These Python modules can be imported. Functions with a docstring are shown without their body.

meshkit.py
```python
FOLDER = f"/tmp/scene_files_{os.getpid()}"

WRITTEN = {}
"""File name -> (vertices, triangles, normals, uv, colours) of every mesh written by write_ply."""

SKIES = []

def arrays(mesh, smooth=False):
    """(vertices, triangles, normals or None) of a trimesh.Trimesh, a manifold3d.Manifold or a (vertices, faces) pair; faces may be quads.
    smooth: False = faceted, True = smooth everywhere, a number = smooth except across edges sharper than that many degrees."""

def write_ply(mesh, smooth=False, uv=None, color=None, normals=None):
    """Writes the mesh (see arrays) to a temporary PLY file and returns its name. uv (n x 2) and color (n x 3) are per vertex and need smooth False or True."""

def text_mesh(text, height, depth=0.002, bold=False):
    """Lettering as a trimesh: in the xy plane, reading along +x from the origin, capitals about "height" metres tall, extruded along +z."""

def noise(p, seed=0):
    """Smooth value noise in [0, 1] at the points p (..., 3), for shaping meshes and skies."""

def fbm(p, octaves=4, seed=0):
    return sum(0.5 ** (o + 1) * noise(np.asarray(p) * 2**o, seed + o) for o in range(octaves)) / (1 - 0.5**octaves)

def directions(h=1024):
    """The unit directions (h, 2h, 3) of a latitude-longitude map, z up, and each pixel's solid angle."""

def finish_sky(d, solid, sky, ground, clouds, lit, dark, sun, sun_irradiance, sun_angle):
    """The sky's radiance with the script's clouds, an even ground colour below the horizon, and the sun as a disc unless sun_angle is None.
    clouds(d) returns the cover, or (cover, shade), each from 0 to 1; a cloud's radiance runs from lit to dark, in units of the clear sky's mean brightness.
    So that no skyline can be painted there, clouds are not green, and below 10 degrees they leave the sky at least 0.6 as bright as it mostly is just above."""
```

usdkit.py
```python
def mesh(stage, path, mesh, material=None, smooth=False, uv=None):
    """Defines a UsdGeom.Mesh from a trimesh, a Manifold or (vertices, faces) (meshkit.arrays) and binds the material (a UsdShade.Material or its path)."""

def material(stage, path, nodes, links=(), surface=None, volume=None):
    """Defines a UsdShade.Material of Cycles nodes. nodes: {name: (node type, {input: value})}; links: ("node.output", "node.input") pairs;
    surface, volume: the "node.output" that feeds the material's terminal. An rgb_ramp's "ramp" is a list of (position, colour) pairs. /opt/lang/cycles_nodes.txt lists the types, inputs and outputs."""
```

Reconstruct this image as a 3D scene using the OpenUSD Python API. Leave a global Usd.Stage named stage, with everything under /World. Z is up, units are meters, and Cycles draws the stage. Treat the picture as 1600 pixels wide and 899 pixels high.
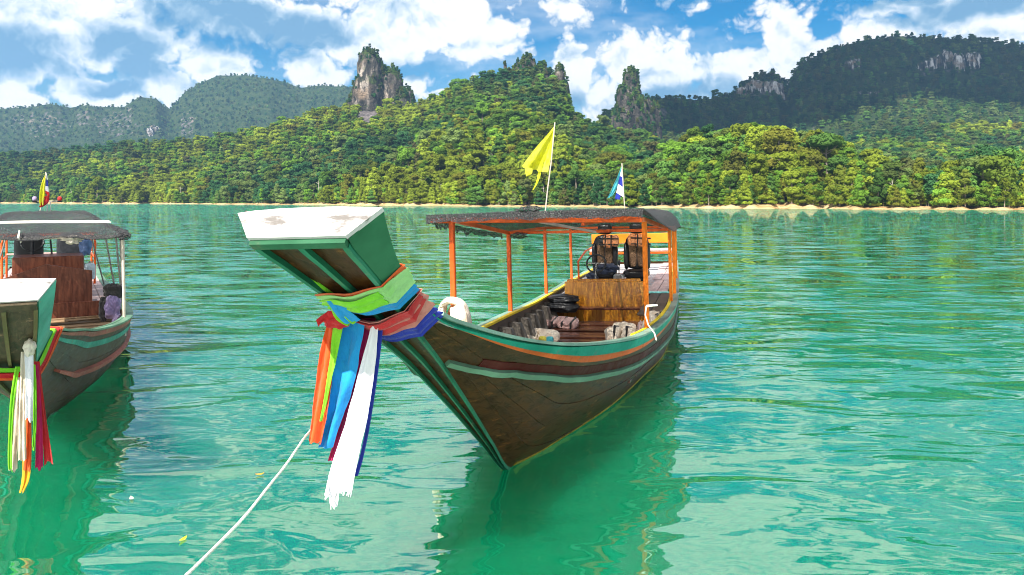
import math, random
import numpy as np, trimesh, manifold3d
from scipy.interpolate import PchipInterpolator as PCH
from pxr import Usd, UsdGeom, UsdLux, UsdShade, Gf, Sdf, Vt
import usdkit, meshkit
from meshkit import noise, fbm

stage = Usd.Stage.CreateInMemory()
UsdGeom.SetStageUpAxis(stage, 'Z'); UsdGeom.SetStageMetersPerUnit(stage, 1.0)
W = UsdGeom.Xform.Define(stage, '/World'); stage.SetDefaultPrim(W.GetPrim())
UsdGeom.Scope.Define(stage, '/World/Looks')
R = np.random.default_rng(7)

# ------------------------------------------------------------------ camera, sky, sun, exposure
F, H, U0, V0 = 1150.0, 2.4, 800.0, 313.0      # lens in photo pixels, eye height over the water, principal column, eye-level row
cam = UsdGeom.Camera.Define(stage, '/World/camera')
cam.CreateHorizontalApertureAttr(36.0); cam.CreateVerticalApertureAttr(36.0 * 575 / 1024)
cam.CreateFocalLengthAttr(36.0 * F / 1600)
cam.CreateVerticalApertureOffsetAttr(-(449.5 - V0) / 1600 * 36.0)
cam.CreateClippingRangeAttr(Gf.Vec2f(0.1, 20000))
cam.AddTranslateOp().Set(Gf.Vec3d(0, 0, H)); cam.AddRotateXOp().Set(90.0)
EXPOSURE = 1.2
cam.CreateExposureAttr(EXPOSURE)

SUN_EL, SUN_AZ = math.radians(48), math.radians(206)     # azimuth from +y (view direction) towards +x
SUN_D = np.array([math.sin(SUN_AZ) * math.cos(SUN_EL), math.cos(SUN_AZ) * math.cos(SUN_EL), math.sin(SUN_EL)])
sun = UsdLux.DistantLight.Define(stage, '/World/sun')
sun.CreateIntensityAttr(1.25); sun.CreateNormalizeAttr(True); sun.CreateAngleAttr(0.5); sun.CreateColorAttr(Gf.Vec3f(1.0, 0.955, 0.88))
zax = Gf.Vec3d(*SUN_D); xax = Gf.Cross(Gf.Vec3d(0, 0, 1), zax).GetNormalized(); yax = Gf.Cross(zax, xax)
sun.AddTransformOp().Set(Gf.Matrix4d(*xax, 0, *yax, 0, *zax, 0, 0, 0, 0, 1))


class G:
    """A node graph for usdkit.material."""
    def __init__(g): g.n, g.l = {}, []
    def __call__(g, kind, out=None, **inp):
        name = f'{kind}_{len(g.n)}'; vals = {}
        for k, v in inp.items():
            if isinstance(v, tuple) and len(v) == 1: g.l.append((v[0], f'{name}.{k}'))
            else: vals[k] = v
        g.n[name] = (kind, vals)
        return (f'{name}.{out}',) if out else name
    def math(g, op, a, b=0.0, clamp=False): return g('math', 'value', math_type=op, value1=a, value2=b, use_clamp=clamp)
    def noise(g, vec, scale, detail=2, rough=0.5, dist=0.0, out='fac'): return g('noise_texture', out, vector=vec, scale=scale, detail=detail, roughness=rough, distortion=dist)
    def ramp(g, fac, stops): return g('rgb_ramp', 'color', fac=fac, ramp=stops)
    def mix(g, fac, a, b, kind='mix'): return g('mix', 'color', mix_type=kind, fac=fac, color1=a, color2=b)
    def smooth(g, v, lo, hi, a=0.0, b=1.0): return g('map_range', 'result', range_type='smoothstep', value=v, from_min=lo, from_max=hi, to_min=a, to_max=b, clamp=True)
    def lin(g, v, lo, hi, a=0.0, b=1.0): return g('map_range', 'result', range_type='linear', value=v, from_min=lo, from_max=hi, to_min=a, to_max=b, clamp=True)
    def scaled(g, vec, s, loc=(0, 0, 0), rot=(0, 0, 0)): return g('mapping', 'vector', vector=vec, scale=s, location=loc, rotation=rot)
    def make(g, name, surface=None, volume=None): return usdkit.material(stage, f'/World/Looks/{name}', g.n, g.l, surface=surface and surface[0], volume=volume and volume[0])

def sky_dir(u, v):
    d = np.array([(u - U0) / F, 1.0, (V0 - v) / F]); return d / np.linalg.norm(d)

def sky_material():
    g = G()
    d = g('texture_coordinate', 'generated')
    sky = g('sky_texture', 'color', sky_type='single_scattering', sun_disc=False, sun_elevation=SUN_EL, sun_rotation=SUN_AZ, altitude=100.0, air_density=1.0, aerosol_density=0.6, ozone_density=1.4)
    sky = g('hsv', 'color', hue=0.497, saturation=1.75, value=0.70, color=sky)
    # cumulus banks (azimuth column, elevation row, half width, half height) as they stand over the hills
    banks = [(60, 15, 150, 60), (150, 40, 70, 40), (330, 105, 70, 44), (280, 135, 60, 35), (225, 85, 80, 50), (140, 140, 70, 34), (15, 160, 60, 22), (200, 55, 120, 40),
             (640, 30, 170, 62), (745, 55, 95, 52), (560, 70, 90, 40), (380, 25, 190, 50), (500, 118, 56, 30), (470, 30, 120, 40), (646, 134, 20, 20), (690, 148, 22, 12),
             (885, 85, 30, 45), (905, 130, 45, 45), (985, 95, 62, 52), (1040, 120, 85, 44), (1120, 115, 75, 36), (1200, 105, 60, 42), (960, 150, 90, 40), (1235, 45, 45, 55), (1270, 85, 70, 36), (1350, 62, 70, 22),
             (1520, 20, 140, 34), (1540, 60, 90, 26), (1200, 150, 200, 30), (1450, 10, 90, 18), (40, 95, 110, 30),
             (-160, 60, 190, 90), (1760, 60, 150, 90)]
    warp = g.noise(d, 11.0, 4, 0.6, out='color')
    dw = g('vector_math', 'vector', math_type='multiply_add', vector1=warp, vector2=(0.07, 0.07, 0.055), vector3=d)
    dw = g('vector_math', 'vector', math_type='add', vector1=dw, vector2=(-0.035, -0.035, -0.0275))
    def field(p, which):
        best = None
        for (u, v, rx, ry) in which:
            c = sky_dir(u, v); s = np.array([F / rx, F / rx, F / ry])
            q = g('vector_math', 'vector', math_type='multiply_add', vector1=p, vector2=tuple(s), vector3=tuple(-c * s))
            r = g('vector_math', 'value', math_type='length', vector1=q)
            best = r if best is None else g.math('minimum', best, r)
        return g.math('subtract', 1.0, best)
    fld = field(dw, banks)
    # billows: rounded cells at three sizes, edges broken by fine noise
    def billow(loc):
        p = g.scaled(dw, (1, 1, 1.15), loc=loc); tot = None
        for sc, wt in ((13.0, .50), (29.0, .30), (62.0, .17), (130.0, .09)):
            v_ = g.math('absolute', g.math('subtract', g.noise(p, sc, 0.0), 0.5)); v_ = g.math('multiply', g.math('subtract', v_, 0.11), wt * 4.2); tot = v_ if tot is None else g.math('add', tot, v_)
        return tot
    bil = billow((0, 0, 0)); det = g.noise(d, 45.0, 4, 0.6)
    L = SUN_D * np.array([1, 0, 1]); L = L / np.linalg.norm(L)
    bil2 = billow((float(-L[0] * .012), 0.0, float(-.014)))
    rest = g.noise(g.scaled(d, (1, 1, 1.6)), 2.6, 4, 0.55)
    zz = g('separate_xyz', 'z', vector=d); yy = g('separate_xyz', 'y', vector=d)
    away = g.math('maximum', g.smooth(zz, 0.30, 0.42), g.smooth(yy, 0.55, 0.35))
    rest = g.math('multiply', g.smooth(rest, 0.42, 0.60), away)
    fld = g.math('maximum', fld, rest)
    dens = g.math('add', g.math('multiply', fld, 0.85), g.math('add', g.math('multiply', bil, 0.62), g.math('multiply', g.math('subtract', det, 0.5), 0.55)))
    cover = g.smooth(dens, -0.02, 0.30)
    thin = g.math('multiply', g.smooth(g.noise(g.scaled(d, (1, 1, 3.5)), 5.0, 4, 0.6), 0.42, 0.75), 0.45)
    cover = g.math('maximum', cover, thin)
    # grey-blue undersides and shaded banks
    greys = [(25, 88, 120, 34), (390, 50, 160, 56), (300, 25, 110, 40), (480, 60, 100, 34), (215, 74, 70, 36), (230, 112, 60, 26), (640, 104, 90, 22), (180, 134, 60, 16), (1020, -8, 120, 26), (1510, 16, 120, 26), (1090, 150, 120, 26), (900, 155, 26, 26), (1400, 0, 90, 20)]
    gf = g.smooth(g.math('add', field(dw, greys), g.math('multiply', bil, 0.35)), -0.15, 0.75)
    lit = g.math('multiply', g.math('subtract', bil, bil2), 0.75)
    core = g.smooth(dens, 0.2, 1.1)
    sh = g.math('add', 0.20, g.math('multiply', core, 0.20))
    sh = g.math('subtract', sh, lit)
    sh = g.math('add', sh, g.math('multiply', gf, 0.80))
    sh = g.math('add', sh, g.math('multiply', g.math('subtract', 0.5, det), 0.35))
    col = g.ramp(sh, [(0.0, (1.0, 0.985, 0.95)), (0.28, (0.95, 0.955, 0.96)), (0.5, (0.66, 0.75, 0.84)), (0.78, (0.30, 0.47, 0.63)), (1.0, (0.17, 0.35, 0.54))])
    cl = g('vector_math', 'vector', math_type='scale', vector1=col, scale=CLOUD)
    out = g.mix(cover, sky, cl)
    # soft white haze low over the horizon
    bg = g('background_shader', 'background', color=out, strength=0.072)
    return g.make('sky_look', surface=bg)

CLOUD = 7.4
dome = UsdLux.DomeLight.Define(stage, '/World/sky')
dome.GetPrim().SetCustomDataByKey('kind', 'structure')
UsdShade.MaterialBindingAPI.Apply(dome.GetPrim()).Bind(sky_material())

# ------------------------------------------------------------------ naming helpers
COUNT = {}
def numbered(parent, name):
    k = (parent, name); i = COUNT.get(k, 0); COUNT[k] = i + 1
    return f'{parent}/{name}' if i == 0 else f'{parent}/{name}_{i:03d}'
def tag(prim, label=None, cat=None, group=None, kind=None):
    p = prim.GetPrim() if hasattr(prim, 'GetPrim') else prim
    for k, v in (('label', label), ('category', cat), ('group', group), ('kind', kind)):
        if v: p.SetCustomDataByKey(k, v)
    return prim
def path_of(parent): return '/World' if parent is None else str(parent.GetPath())
def obj(name, mesh, mat, parent=None, smooth=False, label=None, **kw):
    m = usdkit.mesh(stage, numbered(path_of(parent), name), mesh, mat, smooth=smooth)
    return tag(m, label, **kw)
def thing(name, label, cat, loc=(0, 0, 0), rotz=0.0, group=None):
    x = UsdGeom.Xform.Define(stage, numbered('/World', name))
    x.AddTranslateOp().Set(Gf.Vec3d(*map(float, loc))); x.AddRotateZOp().Set(float(math.degrees(rotz)))
    return tag(x, label, cat, group)
def tube(pts, rad, sides=6, cap=True):
    p = np.asarray(pts, float); r = np.broadcast_to(np.asarray(rad, float), (len(p),))
    t = np.gradient(p, axis=0); t /= np.linalg.norm(t, axis=1, keepdims=True) + 1e-12
    ref = np.array([0.31, 0.17, 0.94]) if abs(t[:, 2]).mean() < 0.9 else np.array([1.0, 0.13, 0.0])
    a = np.cross(t, ref); a /= np.linalg.norm(a, axis=1, keepdims=True) + 1e-12
    b = np.cross(t, a); ang = np.arange(sides) * 2 * np.pi / sides + math.pi / sides
    v = p[:, None] + r[:, None, None] * (np.cos(ang)[None, :, None] * a[:, None] + np.sin(ang)[None, :, None] * b[:, None])
    i, j = np.meshgrid(np.arange(len(p) - 1), np.arange(sides), indexing='ij'); k = (j + 1) % sides
    q = np.stack([i * sides + j, i * sides + k, (i + 1) * sides + k, (i + 1) * sides + j], -1).reshape(-1, 4)
    f = np.vstack([q[:, [0, 1, 2]], q[:, [0, 2, 3]]]); v = v.reshape(-1, 3)
    if cap:
        e = np.arange(1, sides - 1); n = (len(p) - 1) * sides
        f = np.vstack([f, np.stack([0 * e, e + 1, e], 1), np.stack([n + 0 * e, n + e, n + e + 1], 1)])
    m = trimesh.Trimesh(v, f, process=False)
    if m.volume < 0: m.invert()
    return m
def cat(ms): return trimesh.util.concatenate([m for m in ms])

# ------------------------------------------------------------------ materials of the land
LEAFGAIN = 1.75
def leaf_look(name, base, var=0.5, hue=0.02, warm=(0.115, 0.118, 0.02)):
    g = G(); rnd = g('object_info', 'random'); pos = g('geometry', 'position')
    isl = g('geometry', 'random_per_island')
    base = tuple(c * LEAFGAIN for c in base)
    dark = tuple(c * 0.5 for c in base); lite = tuple(min(1, c * 1.55) for c in base)
    c = g.ramp(rnd, [(0.0, dark), (0.35, base), (0.62, lite), (0.78, base), (0.9, warm), (1.0, tuple(0.5 * (a + b) for a, b in zip(base, (0.05, 0.07, 0.02))))])
    c = g.mix(g.lin(isl, 0, 1, 0.0, 0.55), c, g.mix(0.5, c, lite))
    big = g.noise(pos, 0.02, 3)
    c = g.mix(g.smooth(big, 0.42, 0.62, 0.0, 0.45), c, tuple(b * 0.55 for b in base))
    d = g('diffuse_bsdf', 'BSDF', color=c)
    t = g('translucent_bsdf', 'BSDF', color=g.mix(1.0, c, (1.15, 1.1, 0.5), 'multiply'))
    m = g('mix_closure', 'closure', fac=0.28, closure1=d, closure2=t)
    return g.make(name, surface=m)
LEAF = [leaf_look('leaf_mid_green', (0.050, 0.100, 0.020)), leaf_look('leaf_yellow_green', (0.125, 0.158, 0.016), warm=(0.17, 0.155, 0.025)), leaf_look('leaf_dark_green', (0.023, 0.062, 0.022)),
        leaf_look('leaf_olive', (0.074, 0.104, 0.028), warm=(0.115, 0.10, 0.04)), leaf_look('leaf_fresh_green', (0.074, 0.140, 0.016))]
def bark_look(name, a, b):
    g = G(); p = g('texture_coordinate', 'object')
    c = g.mix(g.noise(g.scaled(p, (6, 6, 1)), 1.5, 4), a, b)
    return g.make(name, surface=g('principled_bsdf', 'BSDF', base_color=c, roughness=0.9))
BARK = bark_look('bark_pale', (0.30, 0.25, 0.19), (0.16, 0.12, 0.09))
BARKG = bark_look('bark_grey', (0.48, 0.43, 0.36), (0.30, 0.26, 0.21))

def land_look():
    g = G(); p = g('geometry', 'position')
    rock = g('attribute', 'fac', attribute='rock')
    sand = g('attribute', 'fac', attribute='sand')
    n = g.noise(p, 0.08, 5)
    green = g.ramp(n, [(0.3, (0.012, 0.026, 0.008)), (0.55, (0.030, 0.050, 0.014)), (0.75, (0.055, 0.062, 0.020))])
    st = g.noise(g.scaled(p, (0.30, 0.30, 0.035)), 1.0, 6, 0.62)
    pal = g.ramp(st, [(0.32, (0.035, 0.034, 0.034)), (0.47, (0.085, 0.075, 0.074)), (0.60, (0.17, 0.145, 0.14)), (0.75, (0.32, 0.28, 0.265))])
    pal = g.mix(g.smooth(g.noise(p, 0.035, 3), 0.5, 0.68), pal, (0.20, 0.15, 0.125))
    rk = g.smooth(g.math('add', rock, g.math('multiply', g.math('subtract', g.noise(p, 0.09, 5, 0.6), 0.5), 1.3)), 0.42, 0.62)
    c = g.mix(rk, green, pal)
    sn = g.ramp(g.noise(g.scaled(p, (0.06, 0.3, 0.8)), 1.0, 4), [(0.3, (0.46, 0.27, 0.11)), (0.55, (0.62, 0.44, 0.22)), (0.8, (0.72, 0.58, 0.36))])
    c = g.mix(g.smooth(sand, 0.3, 0.7), c, sn)
    b = g('bump', 'normal', height=g.noise(p, 0.25, 6, 0.65), strength=0.9, distance=4.0)
    return g.make('land_look', surface=g('principled_bsdf', 'BSDF', base_color=c, roughness=0.95, normal=b, specular_ior_level=0.1))
def rock_look(name='rock_look', white=(0.46, 0.39, 0.33)):
    g = G(); p = g('geometry', 'position'); nz = g('separate_xyz', 'z', vector=g('geometry', 'normal'))
    st = g.noise(g.scaled(p, (0.22, 0.22, 0.05)), 1.0, 7, 0.65)
    c = g.ramp(st, [(0.34, (0.020, 0.020, 0.017)), (0.48, (0.055, 0.049, 0.041)), (0.60, (0.11, 0.096, 0.082)), (0.74, (0.24, 0.21, 0.185))])
    pale = g('attribute', 'fac', attribute='rock')
    c = g.mix(g.math('multiply', pale, g.smooth(st, 0.47, 0.62)), c, white)
    c = g.mix(g.math('multiply', pale, g.smooth(g.noise(p, 0.07, 3), 0.52, 0.66)), c, (0.27, 0.195, 0.135))
    veg = g.smooth(g.math('add', nz, g.math('multiply', g.math('subtract', g.noise(p, 0.12, 5, 0.6), 0.5), 1.8)), 0.25, 0.55)
    veg = g.math('multiply', veg, g.math('subtract', 1.0, g.math('multiply', pale, 0.8)))
    c = g.mix(veg, c, g.ramp(g.noise(p, 0.4, 3), [(0.3, (0.018, 0.035, 0.010)), (0.7, (0.06, 0.085, 0.022))]))
    b = g('bump', 'normal', height=g.math('add', st, g.math('multiply', g.noise(p, 0.5, 5, 0.6), 0.5)), strength=1.0, distance=5.0)
    return g.make(name, surface=g('principled_bsdf', 'BSDF', base_color=c, roughness=0.95, normal=b, specular_ior_level=0.1))
LAND, ROCK, PALEROCK = land_look(), rock_look(), rock_look('pale_rock_look', (0.84, 0.80, 0.78))

def primvar(m, name, vals):
    UsdGeom.PrimvarsAPI(m.GetPrim()).CreatePrimvar(name, Sdf.ValueTypeNames.FloatArray, 'vertex').Set(Vt.FloatArray.FromNumpy(np.asarray(vals, np.float32)))

# ------------------------------------------------------------------ terrain: hills behind the far shore
us = np.arange(-420, 2025, 5.0)
SHORE = PCH([-420, 0, 200, 450, 650, 880, 1100, 1300, 1400, 1500, 1600, 2020], [640, 560, 500, 390, 310, 262, 215, 200, 190, 182, 180, 176])
def shore(u):
    x = np.asarray(u, float)
    return SHORE(x) * (1 + 0.020 * np.sin(x * 0.031) + 0.016 * np.sin(x * 0.083 + 1) + 0.012 * np.sin(x * 0.19 + 2))
# ridge lines: (column, row of the tree tops, depth of the ridge), depth of the foot, canopy height, steepness
RIDGES = [
    dict(pts=[(-420, 215, 900), (0, 236, 800), (120, 224, 760), (200, 216, 740), (300, 211, 710), (420, 192, 690), (470, 172, 690), (540, 158, 680), (600, 160, 660), (650, 153, 640), (690, 136, 620), (740, 110, 600), (790, 104, 590), (830, 98, 590), (865, 112, 590), (885, 128, 590), (893, 165, 580), (915, 182, 560), (960, 192, 560), (1010, 205, 560), (1060, 226, 540), (1100, 245, 500), (1200, 290, 420), (1300, 330, 380), (2020, 330, 380)], foot=None, can=8, k=1.12),
    dict(pts=[(-420, 330, 300), (950, 330, 300), (1000, 262, 300), (1050, 228, 300), (1100, 205, 300), (1180, 193, 290), (1230, 200, 280), (1290, 212, 270), (1340, 236, 262), (1400, 264, 250), (1450, 285, 240), (1500, 275, 235), (1540, 250, 240), (1600, 255, 245), (1800, 240, 250), (2020, 240, 260)], foot=None, can=6.5, k=1.0),
    dict(pts=[(-420, 330, 700), (1180, 330, 700), (1240, 262, 640), (1330, 212, 640), (1400, 196, 660), (1500, 186, 680), (1600, 190, 690), (2020, 190, 690)], foot=('abs', 330), can=8, k=1.1),
    dict(pts=[(-420, 330, 900), (900, 330, 900), (940, 180, 850), (1000, 158, 860), (1030, 149, 880), (1060, 150, 900), (1090, 153, 920), (1140, 146, 950), (1160, 130, 970), (1180, 116, 980), (1212, 110, 990), (1224, 126, 1000), (1229, 134, 1000), (1236, 118, 1010), (1250, 97, 1010), (1300, 74, 1020), (1350, 60, 1020), (1400, 54, 1020), (1450, 55, 1010), (1500, 57, 1000), (1560, 64, 990), (1600, 68, 980), (1800, 90, 980), (2020, 150, 980)], foot=('abs', 560), can=2, k=1.5),
    dict(pts=[(-420, 190, 1750), (-100, 165, 1750), (0, 173, 1750), (40, 171, 1750), (80, 164, 1750), (110, 173, 1760), (135, 166, 1750), (165, 172, 1760), (195, 169, 1750), (220, 157, 1740), (245, 160, 1740), (258, 172, 1760), (268, 172, 1780), (285, 152, 1800), (305, 136, 1820), (340, 124, 1830), (380, 118, 1840), (420, 124, 1840), (440, 132, 1850), (470, 140, 1860), (500, 136, 1860), (540, 138, 1860), (600, 150, 1860), (700, 200, 1850), (900, 330, 1850), (2020, 330, 1850)], foot=('abs', 1150), can=-9, k=1.7),
]
def ridge_field(u, Y):
    """Land height for columns u (n) and depths Y (m): (n, m), and the index of the hill that makes it."""
    best = np.full((len(u), len(Y)), -30.0); who = np.full(best.shape, -1)
    X = (u[:, None] - U0) / F * Y[None, :]; P = np.stack([X, np.broadcast_to(Y, X.shape), 0 * X], -1)
    gul = fbm(P * 0.011, 4, 3) - 0.5; fine = fbm(P * 0.04, 3, 9) - 0.5
    for i, r in enumerate(RIDGES):
        a = np.array(r['pts'], float)
        top = np.interp(u, a[:, 0], a[:, 1]); Yr = PCH(a[:, 0], a[:, 2])(u)
        zr = H + (V0 - top) * Yr / F - r['can']
        foot = shore(u) + 2 if r['foot'] is None else np.full(len(u), float(r['foot'][1]))
        t = (Y[None] - foot[:, None]) / np.maximum(Yr - foot, 25)[:, None]
        up = np.clip(t, 0, 1); s = up ** r['k'] * (1 - 0.12 * np.sin(np.pi * up))
        s = np.where(t > 1, 1 - 0.9 * (t - 1) ** 1.0 * 1.3, s)
        z = zr[:, None] * s + (gul * 26 + fine * 8) * (zr[:, None] / 120).clip(0, 1.6) * np.sin(np.pi * np.clip(t, 0, 1)) ** 0.8
        z = np.where(t < 0, -30, z)
        z = np.where(zr[:, None] < 2, -30, z)
        who = np.where(z > best, i, who); best = np.maximum(best, z)
    back = (Y[None] - shore(u)[:, None])
    base = np.clip(back * 0.11, -4, 1.9) + np.clip((back - 22) * 0.05, 0, 1e9) ** 0.9 * 0.25
    base = np.where(back > 900, 4, np.minimum(base, 14))
    who = np.where(base > best, -1, who)
    return np.maximum(best, base), who, back
Ys = np.concatenate([np.arange(150, 340, 4.0), np.arange(340, 760, 6.0), np.arange(760, 1060, 7.0), np.arange(1060, 2400, 22.0)])
Z, WHO, BACK = ridge_field(us, Ys)
PX = (us[:, None] - U0) / F * Ys[None]; PY = np.broadcast_to(Ys, PX.shape)
def patch(u, v, rows):
    """Bare rock where (column, row, half width, half height) says, on the hill with that index."""
    return rows
VROW = V0 - (Z + 7 - H) / PY * F            # row at which that ground (under its canopy) shows
rock = np.zeros_like(Z); sand = np.zeros_like(Z)
for (hill, u, v, ru, rv, a) in [(3, 1195, 136, 30, 14, .5), (3, 1500, 96, 36, 18, .5), (3, 1450, 100, 16, 14, .45), (3, 1262, 108, 14, 8, 0.5), (3, 1275, 190, 8, 20, 0.35), (3, 1032, 172, 16, 18, 0.5), (3, 1570, 110, 10, 10, .4),
                                (4, 60, 190, 60, 26, 0.44), (4, 180, 190, 50, 26, 0.44), (4, 292, 190, 14, 24, 0.52), (4, 130, 180, 16, 18, .46), (4, 200, 180, 12, 18, .46), (4, 20, 185, 16, 14, .45),
                                (0, 574, 170, 20, 22, 0.75), (0, 588, 195, 26, 16, 0.4)]:
    q = np.hypot((us[:, None] - u) / ru, (VROW - v) / rv)
    rock = np.maximum(rock, np.where(WHO == hill, a * np.clip(1.6 - q, 0, 1), 0))
sand = np.clip(1.35 - BACK / (4.0 + 9 * fbm(np.stack([PX * 0.03, PY * 0.03, 0 * PX], -1), 3, 5)), 0, 1)
nU, nY = Z.shape
V = np.stack([PX, PY, Z], -1).reshape(-1, 3)
ii = (np.arange(nU - 1)[:, None] * nY + np.arange(nY - 1)[None]).ravel()
Fq = np.stack([ii, ii + nY, ii + nY + 1, ii + 1], 1)
hills = usdkit.mesh(stage, '/World/hills', (V, Fq), LAND, smooth=True)
primvar(hills, 'rock', rock.ravel()); primvar(hills, 'sand', sand.ravel())
tag(hills, 'forested limestone hills rising behind the sandy far shore', kind='structure')

# ------------------------------------------------------------------ limestone towers
def tower(name, columns, seed, pale, label, drop=25, mat=None):
    """Union of leaning columns; each (column, top row, half width px, foot row, depth, squash)."""
    body = None
    for (u, vt, hw, vb, Y, sq) in columns:
        x = (u - U0) / F * Y; zt = H + (V0 - vt) * Y / F; zb = H + (V0 - vb) * Y / F - drop; r = hw / F * Y
        hs = np.linspace(0, 1, 12); prof = []
        for h in hs:
            rr = r * (1.28 - 0.38 * h) * (1 - max(0, (h - sq) / (1.0001 - sq)) ** 2.6) ** 0.5 if h < 1 else 0.15 * r
            prof.append((max(rr, 0.15 * r), zb + (zt - zb) * h))
        prof = [(0, zb)] + prof + [(0, zt)]
        m = trimesh.creation.revolve(np.array(prof), sections=28)
        m.apply_translation([x, Y, 0])
        mm = manifold3d.Manifold(manifold3d.Mesh(m.vertices.astype(np.float32), m.faces.astype(np.uint32)))
        body = mm if body is None else body + mm
    body = body.refine_to_length(2.6).to_mesh()
    v, f = np.array(body.vert_properties[:, :3], float), np.array(body.tri_verts)
    t = trimesh.Trimesh(v, f, process=True); n = t.vertex_normals; v = t.vertices
    vs = v * np.array([1, 1, 0.38])
    d = (fbm(vs * 0.09, 4, seed) - 0.5) * 9 + (fbm(vs * 0.35, 3, seed + 9) - 0.5) * 3.2
    v = v + n * d[:, None]
    m = usdkit.mesh(stage, '/World/' + name, trimesh.Trimesh(v, t.faces, process=False), mat or ROCK, smooth=True)
    vv = v; U = U0 + vv[:, 0] / vv[:, 1] * F; VV = V0 - (vv[:, 2] - H) / vv[:, 1] * F
    pl = np.zeros(len(v))
    for (u, r, ru, rr, a) in pale: pl = np.maximum(pl, a * np.clip(1.7 - np.hypot((U - u) / ru, (VV - r) / rr), 0, 1))
    primvar(m, 'rock', pl)
    tag(m, label, kind='structure')
    tt = trimesh.Trimesh(v, t.faces, process=False)
    return tt, pl
def land_depth(u, v):
    i = int(np.clip(round((u - us[0]) / 5), 0, nU - 1)); a = V0 - (Z[i] - H) / Ys * F; j = np.argmax((a <= v) & (Ys > 420)); return float(Ys[j])
def cliff(name, u0, u1, top, foot, hill_seed, label, pale=.8):
    rg_ = np.random.default_rng(hill_seed); cols = []; u = u0
    while u <= u1:
        e = abs(2 * (u - u0) / max(u1 - u0, 1) - 1); t_ = np.interp(u, *zip(*top)) + rg_.uniform(-3, 4); f_ = np.interp(u, *zip(*foot)) + rg_.uniform(-5, 7)
        Y = land_depth(u, (t_ * .45 + f_ * .55)) + rg_.uniform(-5, 1); hw = rg_.uniform(4.0, 7.5); cols.append((u, t_, hw, f_, Y, rg_.uniform(.55, .8))); u += hw * rg_.uniform(.9, 1.4)
    return tower(name, cols, hill_seed, [((u0 + u1) / 2, (top[0][1] + foot[0][1]) / 2, (u1 - u0) * .7, 60, pale)], label, drop=4, mat=PALEROCK)
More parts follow.
